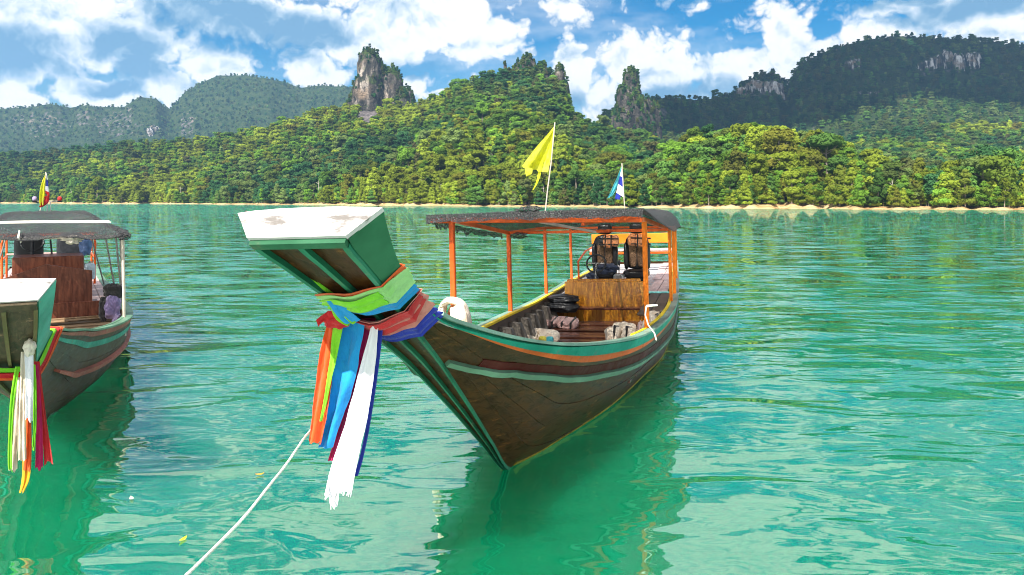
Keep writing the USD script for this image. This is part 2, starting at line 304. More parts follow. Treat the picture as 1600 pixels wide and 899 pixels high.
PEAKS = [tower('limestone_peak', [(580, 74, 19, 175, 712, .72), (574, 118, 24, 190, 706, .7), (612, 107, 17, 180, 716, .7), (630, 138, 20, 190, 712, .6), (556, 138, 12, 185, 712, .6), (596, 100, 16, 180, 722, .7)], 5,
               [(566, 132, 9, 26, 1.0), (562, 165, 8, 16, .8), (606, 150, 8, 14, .95), (585, 118, 5, 8, .4)], 'tall twin limestone peak with pale cliffs left of the central hill'),
         tower('limestone_peak_001', [(987, 104, 14, 185, 700, .74), (978, 132, 15, 190, 696, .7), (992, 150, 22, 190, 700, .7), (1012, 152, 12, 190, 704, .6), (1024, 160, 9, 190, 706, .6), (968, 165, 13, 195, 694, .6)], 21,
               [(1012, 160, 6, 10, .35), (985, 150, 6, 10, .2)], 'slender grey limestone tower standing in the gap right of the central hill'),
         tower('limestone_peak_002', [(826, 91, 13, 125, 600, .6), (810, 99, 8, 130, 600, .6), (789, 97, 5, 125, 602, .75), (872, 109, 9, 140, 596, .7), (884, 126, 7, 150, 594, .7), (848, 104, 13, 135, 602, .5)], 33,
               [(793, 108, 5, 8, .6), (868, 112, 6, 8, .3)], 'rocky outcrops along the crest of the central forested hill'),
         cliff('limestone_cliff', 1162, 1222, [(1162, 132), (1180, 124), (1222, 127)], [(1162, 150), (1200, 156), (1222, 152)], 41, 'pale fluted cliff on the hump left of the dark right-hand ridge'),
         cliff('limestone_cliff_001', 1438, 1534, [(1438, 94), (1460, 86), (1480, 80), (1534, 82)], [(1438, 112), (1470, 116), (1500, 126), (1534, 110)], 42, 'wide pale fluted cliff high on the dark right-hand ridge'),
         cliff('limestone_cliff_002', 1327, 1342, [(1327, 90), (1342, 92)], [(1327, 114), (1342, 114)], 43, 'small pale cliff left of the wide one on the right-hand ridge'),
         cliff('limestone_cliff_003', 1346, 1372, [(1346, 141), (1372, 142)], [(1346, 151), (1372, 152)], 45, 'low pale rock band halfway up the right-hand ridge', .5),
         cliff('limestone_cliff_004', 235, 247, [(235, 196), (247, 196)], [(235, 214), (247, 214)], 47, 'small white cliff at the foot of the far left range', .9)]
# ------------------------------------------------------------------ trees
def leaf_cards(c, n, size, r, up=0.35):
    """Bent leaf sprays at points c facing along n."""
    k = len(c); n = n + r.normal(0, 0.62, (k, 3)) + np.array([0, 0, up]); n /= np.linalg.norm(n, axis=1, keepdims=True)
    a = np.cross(n, r.normal(0, 1, (k, 3))); a /= np.linalg.norm(a, axis=1, keepdims=True); b = np.cross(n, a)
    s = size * r.uniform(0.6, 1.35, (k, 1)); w = s * r.uniform(0.4, 0.8, (k, 1))
    v = np.stack([c - a * s, c - b * w + n * s * 0.1, c + a * s, c + b * w + n * s * 0.1, c + n * s * 0.32], 1).reshape(-1, 3)
    o = (np.arange(k) * 5)[:, None]
    f = np.concatenate([o + np.array([[0, 1, 4]]), o + np.array([[1, 2, 4]]), o + np.array([[2, 3, 4]]), o + np.array([[3, 0, 4]])])
    return v, f
def crown(seed, lobes, cards, size, shape, hz=(0.45, 1.0)):
    """A crown (unit tree height 10 m): lobes spread by shape(h)->radius, leaf sprays on and inside them, dark inner mass."""
    r = np.random.default_rng(seed); vs, fs, n0 = [], [], 0; inner = []
    for i in range(lobes):
        h = r.uniform(*hz) if i else hz[1] - 0.12; R0 = shape(h); an = r.uniform(0, 6.28); rad = R0 * math.sqrt(r.uniform(0.05, 1)) * 0.75
        c = np.array([math.cos(an) * rad, math.sin(an) * rad, h * 10 * 0.93]); lr = r.uniform(0.75, 1.35) * (0.36 + 0.24 * R0)
        sc = np.array([1.1, 1.1, r.uniform(0.78, 1.02)]) * lr
        d = r.normal(0, 1, (cards, 3)); d[:, 2] = np.where(d[:, 2] < -0.35, -d[:, 2], d[:, 2]); d /= np.linalg.norm(d, axis=1, keepdims=True)
        p = c + d * sc * r.uniform(0.78, 1.14, (cards, 1))
        v, f = leaf_cards(p, d, size, r); vs.append(v); fs.append(f + n0); n0 += len(v)
        s = trimesh.creation.icosphere(1, 1.0); s.vertices = c + s.vertices * sc * 0.70 * (1 + 0.22 * (noise(s.vertices * 2.3 + i, seed)[:, None] - 0.5)); inner.append(s)
    return cat([trimesh.Trimesh(np.vstack(vs), np.vstack(fs), process=False)] + inner)
def trunk(seed, h0, h1, r0, limbs=4, reach=1.6):
    r = np.random.default_rng(seed); zs = np.linspace(-0.8, h1, 6); lean = r.normal(0, 0.25, 2)
    pts = np.stack([lean[0] * (zs / h1) ** 2, lean[1] * (zs / h1) ** 2, zs], 1); ms = [tube(pts, np.linspace(r0 * 1.25, r0 * 0.45, 6), 7)]
    for i in range(limbs):
        a = i * 2.4 + r.uniform(0, .8); z = r.uniform(h0, h1 * 0.9); L = reach * r.uniform(0.7, 1.1)
        b = np.array([lean[0] * (z / h1) ** 2, lean[1] * (z / h1) ** 2, z]); e = b + np.array([math.cos(a) * L, math.sin(a) * L, L * r.uniform(.5, .9)])
        ms.append(tube([b, (b + e) / 2 + [0, 0, -.12 * L], e], [r0 * .42, r0 * .3, r0 * .14], 5))
    return cat(ms)
round_ = lambda R_: (lambda h: R_ * math.sqrt(max(0.12, 1 - ((h - 0.58) / 0.46) ** 2)))
KINDS = [
    ('broadleaf_tree', crown(1, 20, 80, .33, round_(3.0), (.26, .98)), trunk(1, 4, 8, .22), 'broad leafy tree'),
    ('broadleaf_tree', crown(2, 18, 80, .32, round_(2.7), (.22, .98)), trunk(2, 3.5, 8, .20), 'round leafy tree'),
    ('tall_tree', crown(3, 11, 80, .31, lambda h: 2.3 if h > .7 else 1.1, (.64, .99)), trunk(3, 6, 9, .17, 5, 1.5), 'tall thin-trunked tree'),
    ('bushy_tree', crown(4, 19, 72, .34, lambda h: 2.7 * (1.12 - h), (.12, .92)), trunk(4, 2, 7, .16), 'low bushy tree'),
    ('umbrella_tree', crown(5, 15, 80, .31, lambda h: 3.5, (.78, .95)), trunk(5, 5.5, 8.6, .20, 7, 2.6), 'flat-topped spreading tree'),
    ('slender_tree', crown(6, 13, 70, .30, lambda h: 1.5 * (1.25 - h) + .3, (.22, .98)), trunk(6, 3, 9, .13), 'slender upright tree'),
]
# where trees stand: only where the ground is seen
GAP = 5
ZI = Z; ang = (Z + 9 - H) / PY; run = np.maximum.accumulate(np.concatenate([np.full((nU, 1), -1.0), ang[:, :-1]], 1), 1)
SEEN = (ang >= run - 0.010) & (BACK > 5)
from scipy.interpolate import RegularGridInterpolator as RGI
zi, seen_i, rock_i, who_i = (RGI((us, Ys), a.astype(float), method=m, bounds_error=False, fill_value=0) for a, m in ((Z, 'linear'), (SEEN, 'linear'), (rock, 'linear'), (WHO, 'nearest')))
rr = np.random.default_rng(11)
N = 420000
Yc = np.sqrt(rr.uniform(150 ** 2, 2250 ** 2, N)); Uc = rr.uniform(-180, 1780, N)
Yc[: N // 3] = np.sqrt(rr.uniform(165 ** 2, 760 ** 2, N // 3))
q = np.stack([Uc, Yc], 1); zc = zi(q)
keep = (seen_i(q) > 0.45) & (Yc - shore(Uc) > 5.5) & (rock_i(q) + rr.uniform(-.25, .25, N) < 0.45)
Uc, Yc, zc = Uc[keep], Yc[keep], zc[keep]; Xc = (Uc - U0) / F * Yc
# thin to a spacing that grows with distance
order = rr.permutation(len(Uc)); taken = {}; sel = []
for i in order:
    s = 3.7 + Yc[i] * 0.0026
    key = (round(math.log(s) * 4), int(Xc[i] // s), int(Yc[i] // s))
    if key in taken: continue
    taken[key] = 1; sel.append(i)
sel = np.array(sel); Uc, Yc, zc, Xc = Uc[sel], Yc[sel], zc[sel], Xc[sel]
Ub = rr.uniform(-60, 1680, 900); Yb = shore(Ub) + rr.uniform(5, 11, 900); Uc, Yc = np.r_[Uc, Ub], np.r_[Yc, Yb]; zc = np.r_[zc, zi(np.stack([Ub, Yb], 1))]; Xc = (Uc - U0) / F * Yc
back = Yc - shore(Uc)
hid = who_i(np.stack([Uc, Yc], 1))
hgt = 7.0 + 7.5 * rr.uniform(0, 1, len(Uc)) ** 1.6; hgt = np.where(Yc > 1100, hgt * .85, hgt); hgt = np.where(back < 16, hgt * rr.uniform(0.35, 0.85, len(Uc)), hgt)
hgt = np.where(rr.uniform(0, 1, len(Uc)) < 0.04, hgt * 1.45, hgt)
pos = np.stack([Xc, Yc, zc - 0.3 - np.where(back > 22, hgt * .20, 0) - np.where(Yc > 420, hgt * .10, 0)], 1)
kd = rr.choice(6, len(Uc), p=[.30, .25, .10, .17, .06, .12]); kd = np.where((Yc > 420) | (back > 150), rr.choice([0, 1, 3], len(Uc), p=[.45, .4, .15]), kd); kd = np.where(back < 14, rr.choice([1, 3, 3, 5], len(Uc)), kd)
warmth = fbm(np.stack([Xc * .012, Yc * .012, 0 * Xc], 1), 3, 4) + 0.16 * np.exp(-back / 45) + np.where(Uc > 1020, .13, 0) * (hid == 1) + .04 + rr.normal(0, .10, len(Uc))
lf = np.where(warmth > 0.68, 1, np.where(warmth > 0.58, 4, np.where(warmth > 0.47, 0, np.where(warmth > .40, 3, 2))))
lf = np.where(hid >= 3, np.where(rr.uniform(0, 1, len(lf)) < .30, 2, np.where(rr.uniform(0, 1, len(lf)) < .6, 0, 3)), lf)
def leafed(kind, leaf, root):
    nm, cr, tr, _ = KINDS[kind]
    usdkit.mesh(stage, root + '/trunk', tr, BARK, smooth=40); usdkit.mesh(stage, root + '/crown', cr, LEAF[leaf])
show = hgt / Yc; vis = (Uc > -20) & (Uc < 1620)
rank = np.argsort(-np.where(vis & (back < 60), show, show * 0.3)); single = np.zeros(len(Uc), bool); single[rank[:270]] = True
LEAFWORD = ['mid green', 'yellow-green', 'dark green', 'olive green', 'bright green']
first = {}
SEG = ['left of the pale prow', 'between the prow and the net roof', 'behind the net roof', 'right of the middle boat', 'far to the right']
for i in np.where(single)[0]:
    k, l = int(kd[i]), int(lf[i]); nm = KINDS[k][0]; sg = SEG[int(np.searchsorted([380, 660, 1060, 1350], Uc[i]))]
    words = f'{LEAFWORD[l]} {KINDS[k][3]} on the far shore {sg}'; grp = f'{LEAFWORD[l]} {KINDS[k][3]}s on the far shore {sg}'
    t = thing(nm, words, 'tree', pos[i], rr.uniform(0, 6.28), grp); s = float(hgt[i] / 10)
    t.AddScaleOp().Set(Gf.Vec3f(s, s, s))
    if (k, l) in first:
        t.GetPrim().GetReferences().AddInternalReference(first[(k, l)]); t.GetPrim().SetInstanceable(True)
    else:
        leafed(k, l, str(t.GetPath())); first[(k, l)] = t.GetPath()
# trees that stand out, and bare pale trunks along the shore
for (u, Y, row, k, l, sw, words) in [(1425, 214, 246, 2, 3, 1.25, 'tall pale-leaved tree standing above the others near the right-hand shore'), (1546, 196, 228, 4, 2, 1.15, 'large dark umbrella-shaped tree on the right-hand point'), (1292, 236, 207, 4, 0, 1.0, 'spreading tree topping the low hill right of the middle boat'),
                                (1181, 262, 192, 0, 1, 1.1, 'tall yellow-green tree cresting the low hill right of the blue flag'), (1592, 192, 238, 2, 0, 1.1, 'tall thin tree with a bare pale trunk at the right edge'), (985, 240, 268, 3, 1, 1.4, 'yellow-green bush at the water edge behind the blue and white flag')]:
    z0 = float(zi([[u, Y]])[0]) - .3; hh = H + (V0 - row) / F * Y - z0
    t = thing(KINDS[k][0], words, 'tree', ((u - U0) / F * Y, Y, z0), rr.uniform(0, 6), None); t.AddScaleOp().Set(Gf.Vec3f(hh / 10 * sw, hh / 10 * sw, hh / 10)); leafed(k, l, str(t.GetPath()))
for j in range(17):
    u = 1462 + j * 9.5 + rr.uniform(-3, 3); Y = float(shore(u)) + 9 + (j * 7 % 5) * 4.5; k = [0, 1, 2, 4, 0][j % 5]; l = [2, 0, 3, 2, 4, 0][j % 6]; z0 = float(zi([[u, Y]])[0]) - .6; hh = np.interp(u, [1460, 1500, 1545, 1620], [10, 12.5, 14.5, 13.5]) * rr.uniform(.8, 1.05)
    t = thing(KINDS[k][0], f'tall {LEAFWORD[l]} {KINDS[k][3]} in the clump on the right-hand point', 'tree', ((u - U0) / F * Y, Y, z0), rr.uniform(0, 6), f'tall {LEAFWORD[l]} {KINDS[k][3]}s in the clump on the right-hand point')
    t.AddScaleOp().Set(Gf.Vec3f(hh / 10 * 1.1, hh / 10 * 1.1, hh / 10))
    if (k, l) in first: t.GetPrim().GetReferences().AddInternalReference(first[(k, l)]); t.GetPrim().SetInstanceable(True)
    else: leafed(k, l, str(t.GetPath())); first[(k, l)] = t.GetPath()
for j, (u, hh) in enumerate([(112, 9), (283, 10), (470, 7), (498, 11), (563, 7), (690, 8), (742, 6), (850, 7), (928, 8), (1076, 6), (1262, 6), (1395, 7), (1463, 7), (1512, 8), (1590, 9)]):
    Y = float(shore(u)) * 1.012 + 7; z0 = float(zi([[u, Y]])[0]) - .4
    t = thing('bare_tree', 'bare pale dead trunk on the far shore ' + SEG[int(np.searchsorted([380, 660, 1060, 1350], u))], 'dead tree', ((u - U0) / F * Y, Y, z0), j * 1.3, 'bare pale trunks along the far shore'); s = hh / 9
    t.AddScaleOp().Set(Gf.Vec3f(s * 1.2, s * 1.2, s)); usdkit.mesh(stage, str(t.GetPath()) + '/trunk', trunk(40 + j % 4, 5, 9, .17, 3 + j % 3, 1.3), BARKG, smooth=40)
# trees on the limestone peaks
ex_p, ex_h, ex_k, ex_l = [], [], [], []
for pk, (tt, pl) in enumerate(PEAKS):
    pts, fi = trimesh.sample.sample_surface(tt, 1300 if pk < 3 else 500, seed=3)
    nz = tt.face_normals[fi][:, 2]; pp = pl[tt.faces[fi]].mean(1)
    ok = (rr.uniform(0, 1, len(pts)) < np.clip(nz * 1.7 - .1, 0, 1) * (1 - pp) + 0.22 * (pp < .1)) & (nz > -0.2)
    for p in pts[ok]: ex_p.append(p - [0, 0, .8]); ex_h.append(rr.uniform(3, 6.5)); ex_k.append(rr.choice([0, 1, 3])); ex_l.append(rr.choice([0, 2, 2, 3]))
def forest(path, P, Hh, K, L, label):
    pi = UsdGeom.PointInstancer.Define(stage, path); combos = sorted(set(zip(K.tolist(), L.tolist()))); paths = []
    for j, (k, l) in enumerate(combos):
        root = f'{path}/tree_kind' + (f'_{j:03d}' if j else ''); UsdGeom.Xform.Define(stage, root); leafed(k, l, root); paths.append(Sdf.Path(root))
    idx = {c: j for j, c in enumerate(combos)}
    pi.CreatePrototypesRel().SetTargets(paths)
    pi.CreateProtoIndicesAttr(Vt.IntArray([idx[(int(a), int(b))] for a, b in zip(K, L)]))
    pi.CreatePositionsAttr(Vt.Vec3fArray.FromNumpy(P.astype(np.float32)))
    w = rr.uniform(.9, 1.3, len(P)); pi.CreateScalesAttr(Vt.Vec3fArray.FromNumpy(np.stack([Hh / 10 * w, Hh / 10 * w, Hh / 10], 1).astype(np.float32)))
    an = rr.uniform(0, 3.1416, len(P))
    pi.CreateOrientationsAttr(Vt.QuathArray([Gf.Quath(float(math.cos(x)), 0, 0, float(math.sin(x))) for x in an]))
    tag(pi, label, 'forest', kind='stuff')
m_ = ~single
forest('/World/hillside_forest', np.vstack([pos[m_], np.array(ex_p)]), np.concatenate([hgt[m_], ex_h]), np.concatenate([kd[m_], ex_k]), np.concatenate([lf[m_], ex_l]), 'dense jungle covering the hills and ridges behind the lake')
print('trees', len(Uc), 'on peaks', len(ex_p))
# ------------------------------------------------------------------ paints, wood, cloth
def paint(name, base, wear=(0.16, 0.10, 0.05), amount=0.25, rough=0.38, scale=7.0, streak=(1, 1, 1), tint=0.25, coat=0.0, spec=0.22):
    g = G(); p = g('texture_coordinate', 'object')
    n = g.noise(g.scaled(p, streak), scale, 7, 0.66); big = g.noise(p, 1.7, 4, 0.6); fine = g.noise(p, 60.0, 3)
    c = g.mix(g.smooth(big, 0.35, 0.68), tuple(x * (1 - tint) for x in base), tuple(min(1, x * (1 + tint) + 0.008) for x in base))
    c = g.mix(g.smooth(n, 0.66 - 0.2 * amount, 0.80 - 0.2 * amount), c, wear)
    b = g('bump', 'normal', height=g.math('add', n, g.math('multiply', fine, 0.3)), strength=0.35, distance=0.006)
    r = g.lin(n, 0.3, 0.75, rough * 0.75, min(1, rough * 1.6))
    return g.make(name, surface=g('principled_bsdf', 'BSDF', base_color=c, roughness=r, normal=b, coat_weight=coat, coat_roughness=0.12, specular_ior_level=spec))
def wood(name, a, b, rough=0.4, axis=(9, 1.2, 9), coat=0.0, worn=None, spec=0.5):
    g = G(); p = g('texture_coordinate', 'object'); rnd = g('object_info', 'random')
    n = g.noise(g.scaled(p, axis), 3.2, 7, 0.62, 0.6); big = g.noise(p, 2.2, 4, 0.6)
    c = g.mix(g.smooth(n, 0.34, 0.66), a, b)
    c = g.mix(g.math('multiply', g.smooth(big, 0.4, 0.7), 0.5), c, tuple(x * 0.55 for x in a))
    if worn: c = g.mix(g.smooth(g.noise(g.scaled(p, (1.6, .7, 3.2), rot=(0.5, 0, 0)), 4.0, 9, 0.75), 0.57, 0.70), c, worn)
    bm = g('bump', 'normal', height=n, strength=0.4, distance=0.008)
    return g.make(name, surface=g('principled_bsdf', 'BSDF', base_color=c, roughness=g.lin(n, 0.3, 0.7, rough * .8, rough * 1.35), normal=bm, coat_weight=coat, coat_roughness=0.1, specular_ior_level=spec))
def cloth(name, base, fade=None, rough=0.85, sheer=0.35, pat=None):
    g = G(); p = g('texture_coordinate', 'object')
    n = g.noise(p, 5.0, 5, 0.6); w = g.noise(p, 130.0, 2)
    c = g.mix(g.smooth(n, 0.40, 0.64), base, fade or tuple(x * 0.72 for x in base)); c = g.mix(g.smooth(g.noise(p, 14.0, 6, 0.65), 0.56, 0.70, 0.0, 0.4), c, tuple(x * 0.5 for x in base))
    b = g('bump', 'normal', height=g.math('add', g.math('multiply', g.noise(g.scaled(p, (3, 3, 1.4)), 6.0, 5, 0.6), 1.0), g.math('multiply', w, 0.10)), strength=0.8, distance=0.022)
    d = g('principled_bsdf', 'BSDF', base_color=c, roughness=rough, normal=b, sheen_weight=0.2)
    t = g('translucent_bsdf', 'BSDF', color=c, normal=b)
    return g.make(name, surface=g('mix_closure', 'closure', fac=sheer, closure1=d, closure2=t))
def plain(name, base, rough=0.5, metal=0.0, var=0.3, scale=12):
    g = G(); p = g('texture_coordinate', 'object'); n = g.noise(p, scale, 5, 0.6)
    c = g.mix(g.smooth(n, 0.3, 0.7), tuple(x * (1 - var) for x in base), base)
    return g.make(name, surface=g('principled_bsdf', 'BSDF', base_color=c, roughness=rough, metallic=metal, normal=g('bump', 'normal', height=n, strength=0.25, distance=0.004)))

M = dict(
    hull=wood('hull_varnish_dark', (0.026, 0.010, 0.0022), (0.066, 0.026, 0.006), 0.34, (6, .5, 6), coat=0.0, worn=(0.20, 0.085, 0.022), spec=0.22),
    hull_left=wood('hull_varnish_worn', (0.036, 0.028, 0.015), (0.085, 0.062, 0.033), 0.5, (6, .5, 6), coat=0.0, worn=(0.24, 0.14, 0.075), spec=0.25),
    teal=paint('teal_paint', (0.006, 0.19, 0.125), (0.10, 0.16, 0.12), 0.3, 0.32),
    teal_left=paint('teal_paint_faded', (0.02, 0.25, 0.17), (0.20, 0.22, 0.16), 0.5, 0.45),
    green=paint('green_paint', (0.010, 0.125, 0.062), (0.18, 0.20, 0.12), 0.32, 0.34),
    dgreen=paint('prow_green_paint', (0.016, 0.095, 0.042), (0.10, 0.12, 0.07), 0.45, 0.36, 4.0),
    mint=paint('prow_mint_paint', (0.05, 0.27, 0.19), (0.20, 0.24, 0.17), 0.5, 0.4, 5.0),
    pale=paint('pale_green_paint', (0.105, 0.215, 0.135), (0.12, 0.20, 0.13), 0.55, 0.4),
    cap=paint('grey_green_metal_cap', (0.17, 0.28, 0.22), (0.14, 0.22, 0.17), 0.5, 0.35, 14),
    orange=paint('orange_stripe_paint', (0.56, 0.095, 0.008), (0.30, 0.10, 0.03), 0.5, 0.38),
    redbrown=paint('oxblood_paint', (0.055, 0.005, 0.003), (0.03, 0.010, 0.006), 0.4, 0.4, spec=0.1),
    pink=paint('faded_red_paint', (0.30, 0.085, 0.055), (0.30, 0.20, 0.14), 0.6, 0.5),
    yellow=paint('yellow_paint', (0.78, 0.56, 0.012), (0.55, 0.42, 0.05), 0.3, 0.4),
    cyan=paint('pale_cyan_paint', (0.20, 0.60, 0.58), (0.4, 0.5, 0.45), 0.3, 0.4),
    batten_left=paint('olive_brown_paint', (0.10, 0.085, 0.03), (0.16, 0.10, 0.05), 0.6, 0.45),
    olive=paint('olive_line_paint', (0.33, 0.27, 0.02), (0.12, 0.12, 0.03), 0.6, 0.4),
    white=paint('white_prow_paint', (0.46, 0.445, 0.43), (0.15, 0.135, 0.125), 0.62, 0.5, 4.0, (1, 3, 3), tint=0.10),
    post=paint('orange_post_paint', (0.58, 0.082, 0.006), (0.40, 0.12, 0.03), 0.35, 0.35, 9, (2, 2, .4)),
    board=paint('orange_board_paint', (0.74, 0.175, 0.006), (0.55, 0.24, 0.06), 0.2, 0.45),
    rustpost=plain('grey_iron', (0.22, 0.21, 0.19), 0.6, 0.3), palepole=plain('pale_pole', (0.62, 0.54, 0.44), 0.6),
    gold=wood('golden_varnish', (0.30, 0.095, 0.006), (0.66, 0.28, 0.015), 0.28, (7, 7, .5), coat=0.5, worn=(0.60, 0.30, 0.04)),
    brown=wood('red_brown_varnish', (0.10, 0.024, 0.012), (0.22, 0.065, 0.03), 0.36, (6, 6, .6), coat=0.3),
    slat=wood('slat_varnish', (0.085, 0.026, 0.014), (0.19, 0.066, 0.036), 0.3, (.6, 8, 8), coat=0.4),
    slat_left=wood('slat_worn', (0.20, 0.12, 0.06), (0.38, 0.25, 0.14), 0.5, (.6, 8, 8)),
    rib=wood('grey_timber', (0.16, 0.14, 0.115), (0.30, 0.265, 0.22), 0.7, (6, 6, 1)),
    deck=wood('pinkish_deck_timber', (0.46, 0.31, 0.29), (0.66, 0.49, 0.46), 0.55, (8, .7, 8)),
    deckgrey=wood('grey_deck_timber', (0.40, 0.36, 0.35), (0.62, 0.57, 0.55), 0.5, (8, .7, 8)),
    inside=wood('inner_timber', (0.07, 0.045, 0.03), (0.16, 0.11, 0.075), 0.6, (6, .6, 6)),
    black=plain('black_vinyl', (0.016, 0.016, 0.018), 0.38), seatweave=paint('brown_seat_weave', (0.26, 0.15, 0.085), (0.06, 0.035, 0.02), 0.9, 0.7, 38, tint=.3),
    greyvinyl=plain('grey_vinyl', (0.085, 0.09, 0.105), 0.5), denim=cloth('dark_blue_cloth', (0.018, 0.028, 0.062), (0.035, 0.05, 0.10), sheer=.05), bluecloth=cloth('blue_cloth', (0.10, 0.17, 0.36), (0.16, 0.24, 0.44), sheer=.1),
    steel=plain('bare_steel', (0.45, 0.45, 0.44), 0.35, 0.8), plastic=plain('pale_blue_plastic', (0.50, 0.62, 0.70), 0.4), redbase=paint('dark_red_base_paint', (0.17, 0.018, 0.012), (0.1, .03, .02), .4),
    cream=cloth('cream_vest_cloth', (0.84, 0.73, 0.58), (0.72, 0.55, 0.40), sheer=.08), tan=cloth('tan_vest_cloth', (0.84, 0.30, 0.11), (0.70, 0.30, 0.14), sheer=.05), strap=cloth('black_webbing', (0.02, 0.018, 0.018), sheer=0.0),
    pinkvest=cloth('faded_pink_vest_cloth', (0.62, 0.40, 0.36), (0.5, .3, .27), sheer=.08), purple=cloth('purple_vest_cloth', (0.20, 0.15, 0.30), (0.34, 0.27, 0.44), sheer=.05), yellowc=cloth('yellow_trim_cloth', (0.85, 0.75, 0.10), sheer=.1), cyanc=cloth('cyan_trim_cloth', (0.08, 0.55, 0.62), sheer=.1),
    lime=cloth('lime_sash_cloth', (0.22, 0.68, 0.010), (0.30, 0.74, 0.03)), limefade=cloth('faded_lime_cloth', (0.34, 0.72, 0.20), (0.46, 0.78, 0.32)), sky=cloth('light_blue_sash_cloth', (0.005, 0.30, 0.72), (0.01, 0.36, 0.74)), red=cloth('red_sash_cloth', (0.66, 0.014, 0.020), (0.60, 0.05, 0.05)), salmon=cloth('faded_red_sash_cloth', (0.66, 0.15, 0.13), (0.72, 0.30, 0.25)),
    orangec=cloth('orange_sash_cloth', (0.86, 0.115, 0.012), (0.80, 0.15, 0.03)), magenta=cloth('magenta_sash_cloth', (0.58, 0.006, 0.12)), navy=cloth('dark_blue_sash_cloth', (0.008, 0.022, 0.30), (0.012, 0.03, 0.36), sheer=.15), whitec=cloth('white_sash_cloth', (0.88, 0.87, 0.89), (0.84, 0.82, 0.87), sheer=.25), beige=cloth('stained_white_cloth', (0.72, 0.62, 0.48), (0.80, 0.74, 0.64)), yel=cloth('yellow_flag_cloth', (0.88, 0.86, 0.02), (0.84, 0.85, 0.12), sheer=.45), amber=cloth('amber_sash_cloth', (0.86, 0.42, 0.01), sheer=.3),
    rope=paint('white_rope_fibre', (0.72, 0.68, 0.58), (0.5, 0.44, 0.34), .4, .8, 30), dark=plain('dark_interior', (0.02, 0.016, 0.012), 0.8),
)
def net_look():
    g = G(); p = g('texture_coordinate', 'object')
    w = g.noise(g.scaled(p, (1, .35, 1)), 70.0, 3, 0.6); n = g.noise(p, 3.0, 5, 0.6)
    c = g.ramp(w, [(0.36, (0.012, 0.012, 0.014)), (0.58, (0.032, 0.032, 0.036)), (0.69, (0.14, 0.135, 0.13)), (0.78, (0.52, 0.50, 0.47))])
    c = g.mix(g.smooth(n, 0.52, 0.75), c, (0.07, 0.065, 0.06))
    s = g('principled_bsdf', 'BSDF', base_color=c, roughness=0.85, normal=g('bump', 'normal', height=w, strength=0.8, distance=0.01))
    holes = g.smooth(g.noise(g.scaled(p, (1, .6, 1), loc=(3, 1, 2)), 95.0, 2), 0.45, 0.57, 0.0, 0.88)      # the weave lets part of the sunlight through
    return g.make('shade_net_cloth', surface=g('mix_closure', 'closure', fac=holes, closure1=s, closure2=g('transparent_bsdf', 'BSDF')))
M['net'] = net_look()

# ------------------------------------------------------------------ shape helpers
def bar(a, b, w, h=None, up=(0, 0, 1)):
    """Square-section timber from a to b."""
    a, b = np.asarray(a, float), np.asarray(b, float); h = h or w; t = b - a; L = np.linalg.norm(t); t /= L
    s = np.cross(t, up); s /= np.linalg.norm(s) + 1e-12; u = np.cross(s, t)
    m = rbox((w, h, L), min(w, h) * 0.12)
    T = np.eye(4); T[:3, 0], T[:3, 1], T[:3, 2], T[:3, 3] = s, u, t, (a + b) / 2
    if np.linalg.det(T[:3, :3]) < 0: T[:3, 0] *= -1
    m.apply_transform(T); return m
def rbox(size, r=0.01):
    """Box with chamfered edges."""
    x, y, z = (s / 2 for s in size); r = min(r, x * .9, y * .9, z * .9)
    p = [(sx * (x - dx), sy * (y - dy), sz * (z - dz)) for sx in (-1, 1) for sy in (-1, 1) for sz in (-1, 1) for dx, dy, dz in ((0, r, r), (r, 0, r), (r, r, 0))]
    return trimesh.convex.convex_hull(np.array(p))
def at(m, loc=(0, 0, 0), rx=0, ry=0, rz=0):
    T = trimesh.transformations.euler_matrix(math.radians(rx), math.radians(ry), math.radians(rz), 'sxyz'); T[:3, 3] = loc; m = m.copy(); m.apply_transform(T); return m
def pillow(size, e=2.6, bulge=0.5, seed=0, lump=0.0, n=3):
    """Soft stuffed pad: superellipsoid."""
    s = trimesh.creation.icosphere(n, 1.0); v = s.vertices; q = (np.abs(v) ** e).sum(1) ** (1 / e); v = v / q[:, None]
    if lump: v = v * (1 + lump * (noise(v * 2.2 + 5, seed) - 0.5))[:, None]
    return trimesh.Trimesh(v * np.array(size) / 2, s.faces, process=False)
def sheet(grid, th=0.004, thv=None):
    """Closed thin solid from an (a, b, 3) grid of points."""
    g_ = np.asarray(grid, float); a, b = g_.shape[:2]
    du, dv = np.gradient(g_, axis=0), np.gradient(g_, axis=1); n = np.cross(du, dv); n /= np.linalg.norm(n, axis=2, keepdims=True) + 1e-12
    top, bot = (g_ + n * th / 2).reshape(-1, 3), (g_ - n * th / 2).reshape(-1, 3); N_ = a * b
    i = (np.arange(a - 1)[:, None] * b + np.arange(b - 1)[None]).ravel(); q = np.stack([i, i + b, i + b + 1, i + 1], 1)
    f = [q, q[:, ::-1] + N_]
    ring = np.concatenate([np.arange(b), np.arange(1, a) * b + b - 1, (a - 1) * b + np.arange(b - 2, -1, -1), np.arange(a - 2, 0, -1) * b])
    r2 = np.roll(ring, -1); f.append(np.stack([ring, ring + N_, r2 + N_, r2], 1)[:, ::-1])
    f = np.vstack(f); f = np.vstack([f[:, [0, 1, 2]], f[:, [0, 2, 3]]])
    m = trimesh.Trimesh(np.vstack([top, bot]), f, process=False)
    if m.volume < 0: m.invert()
    return m
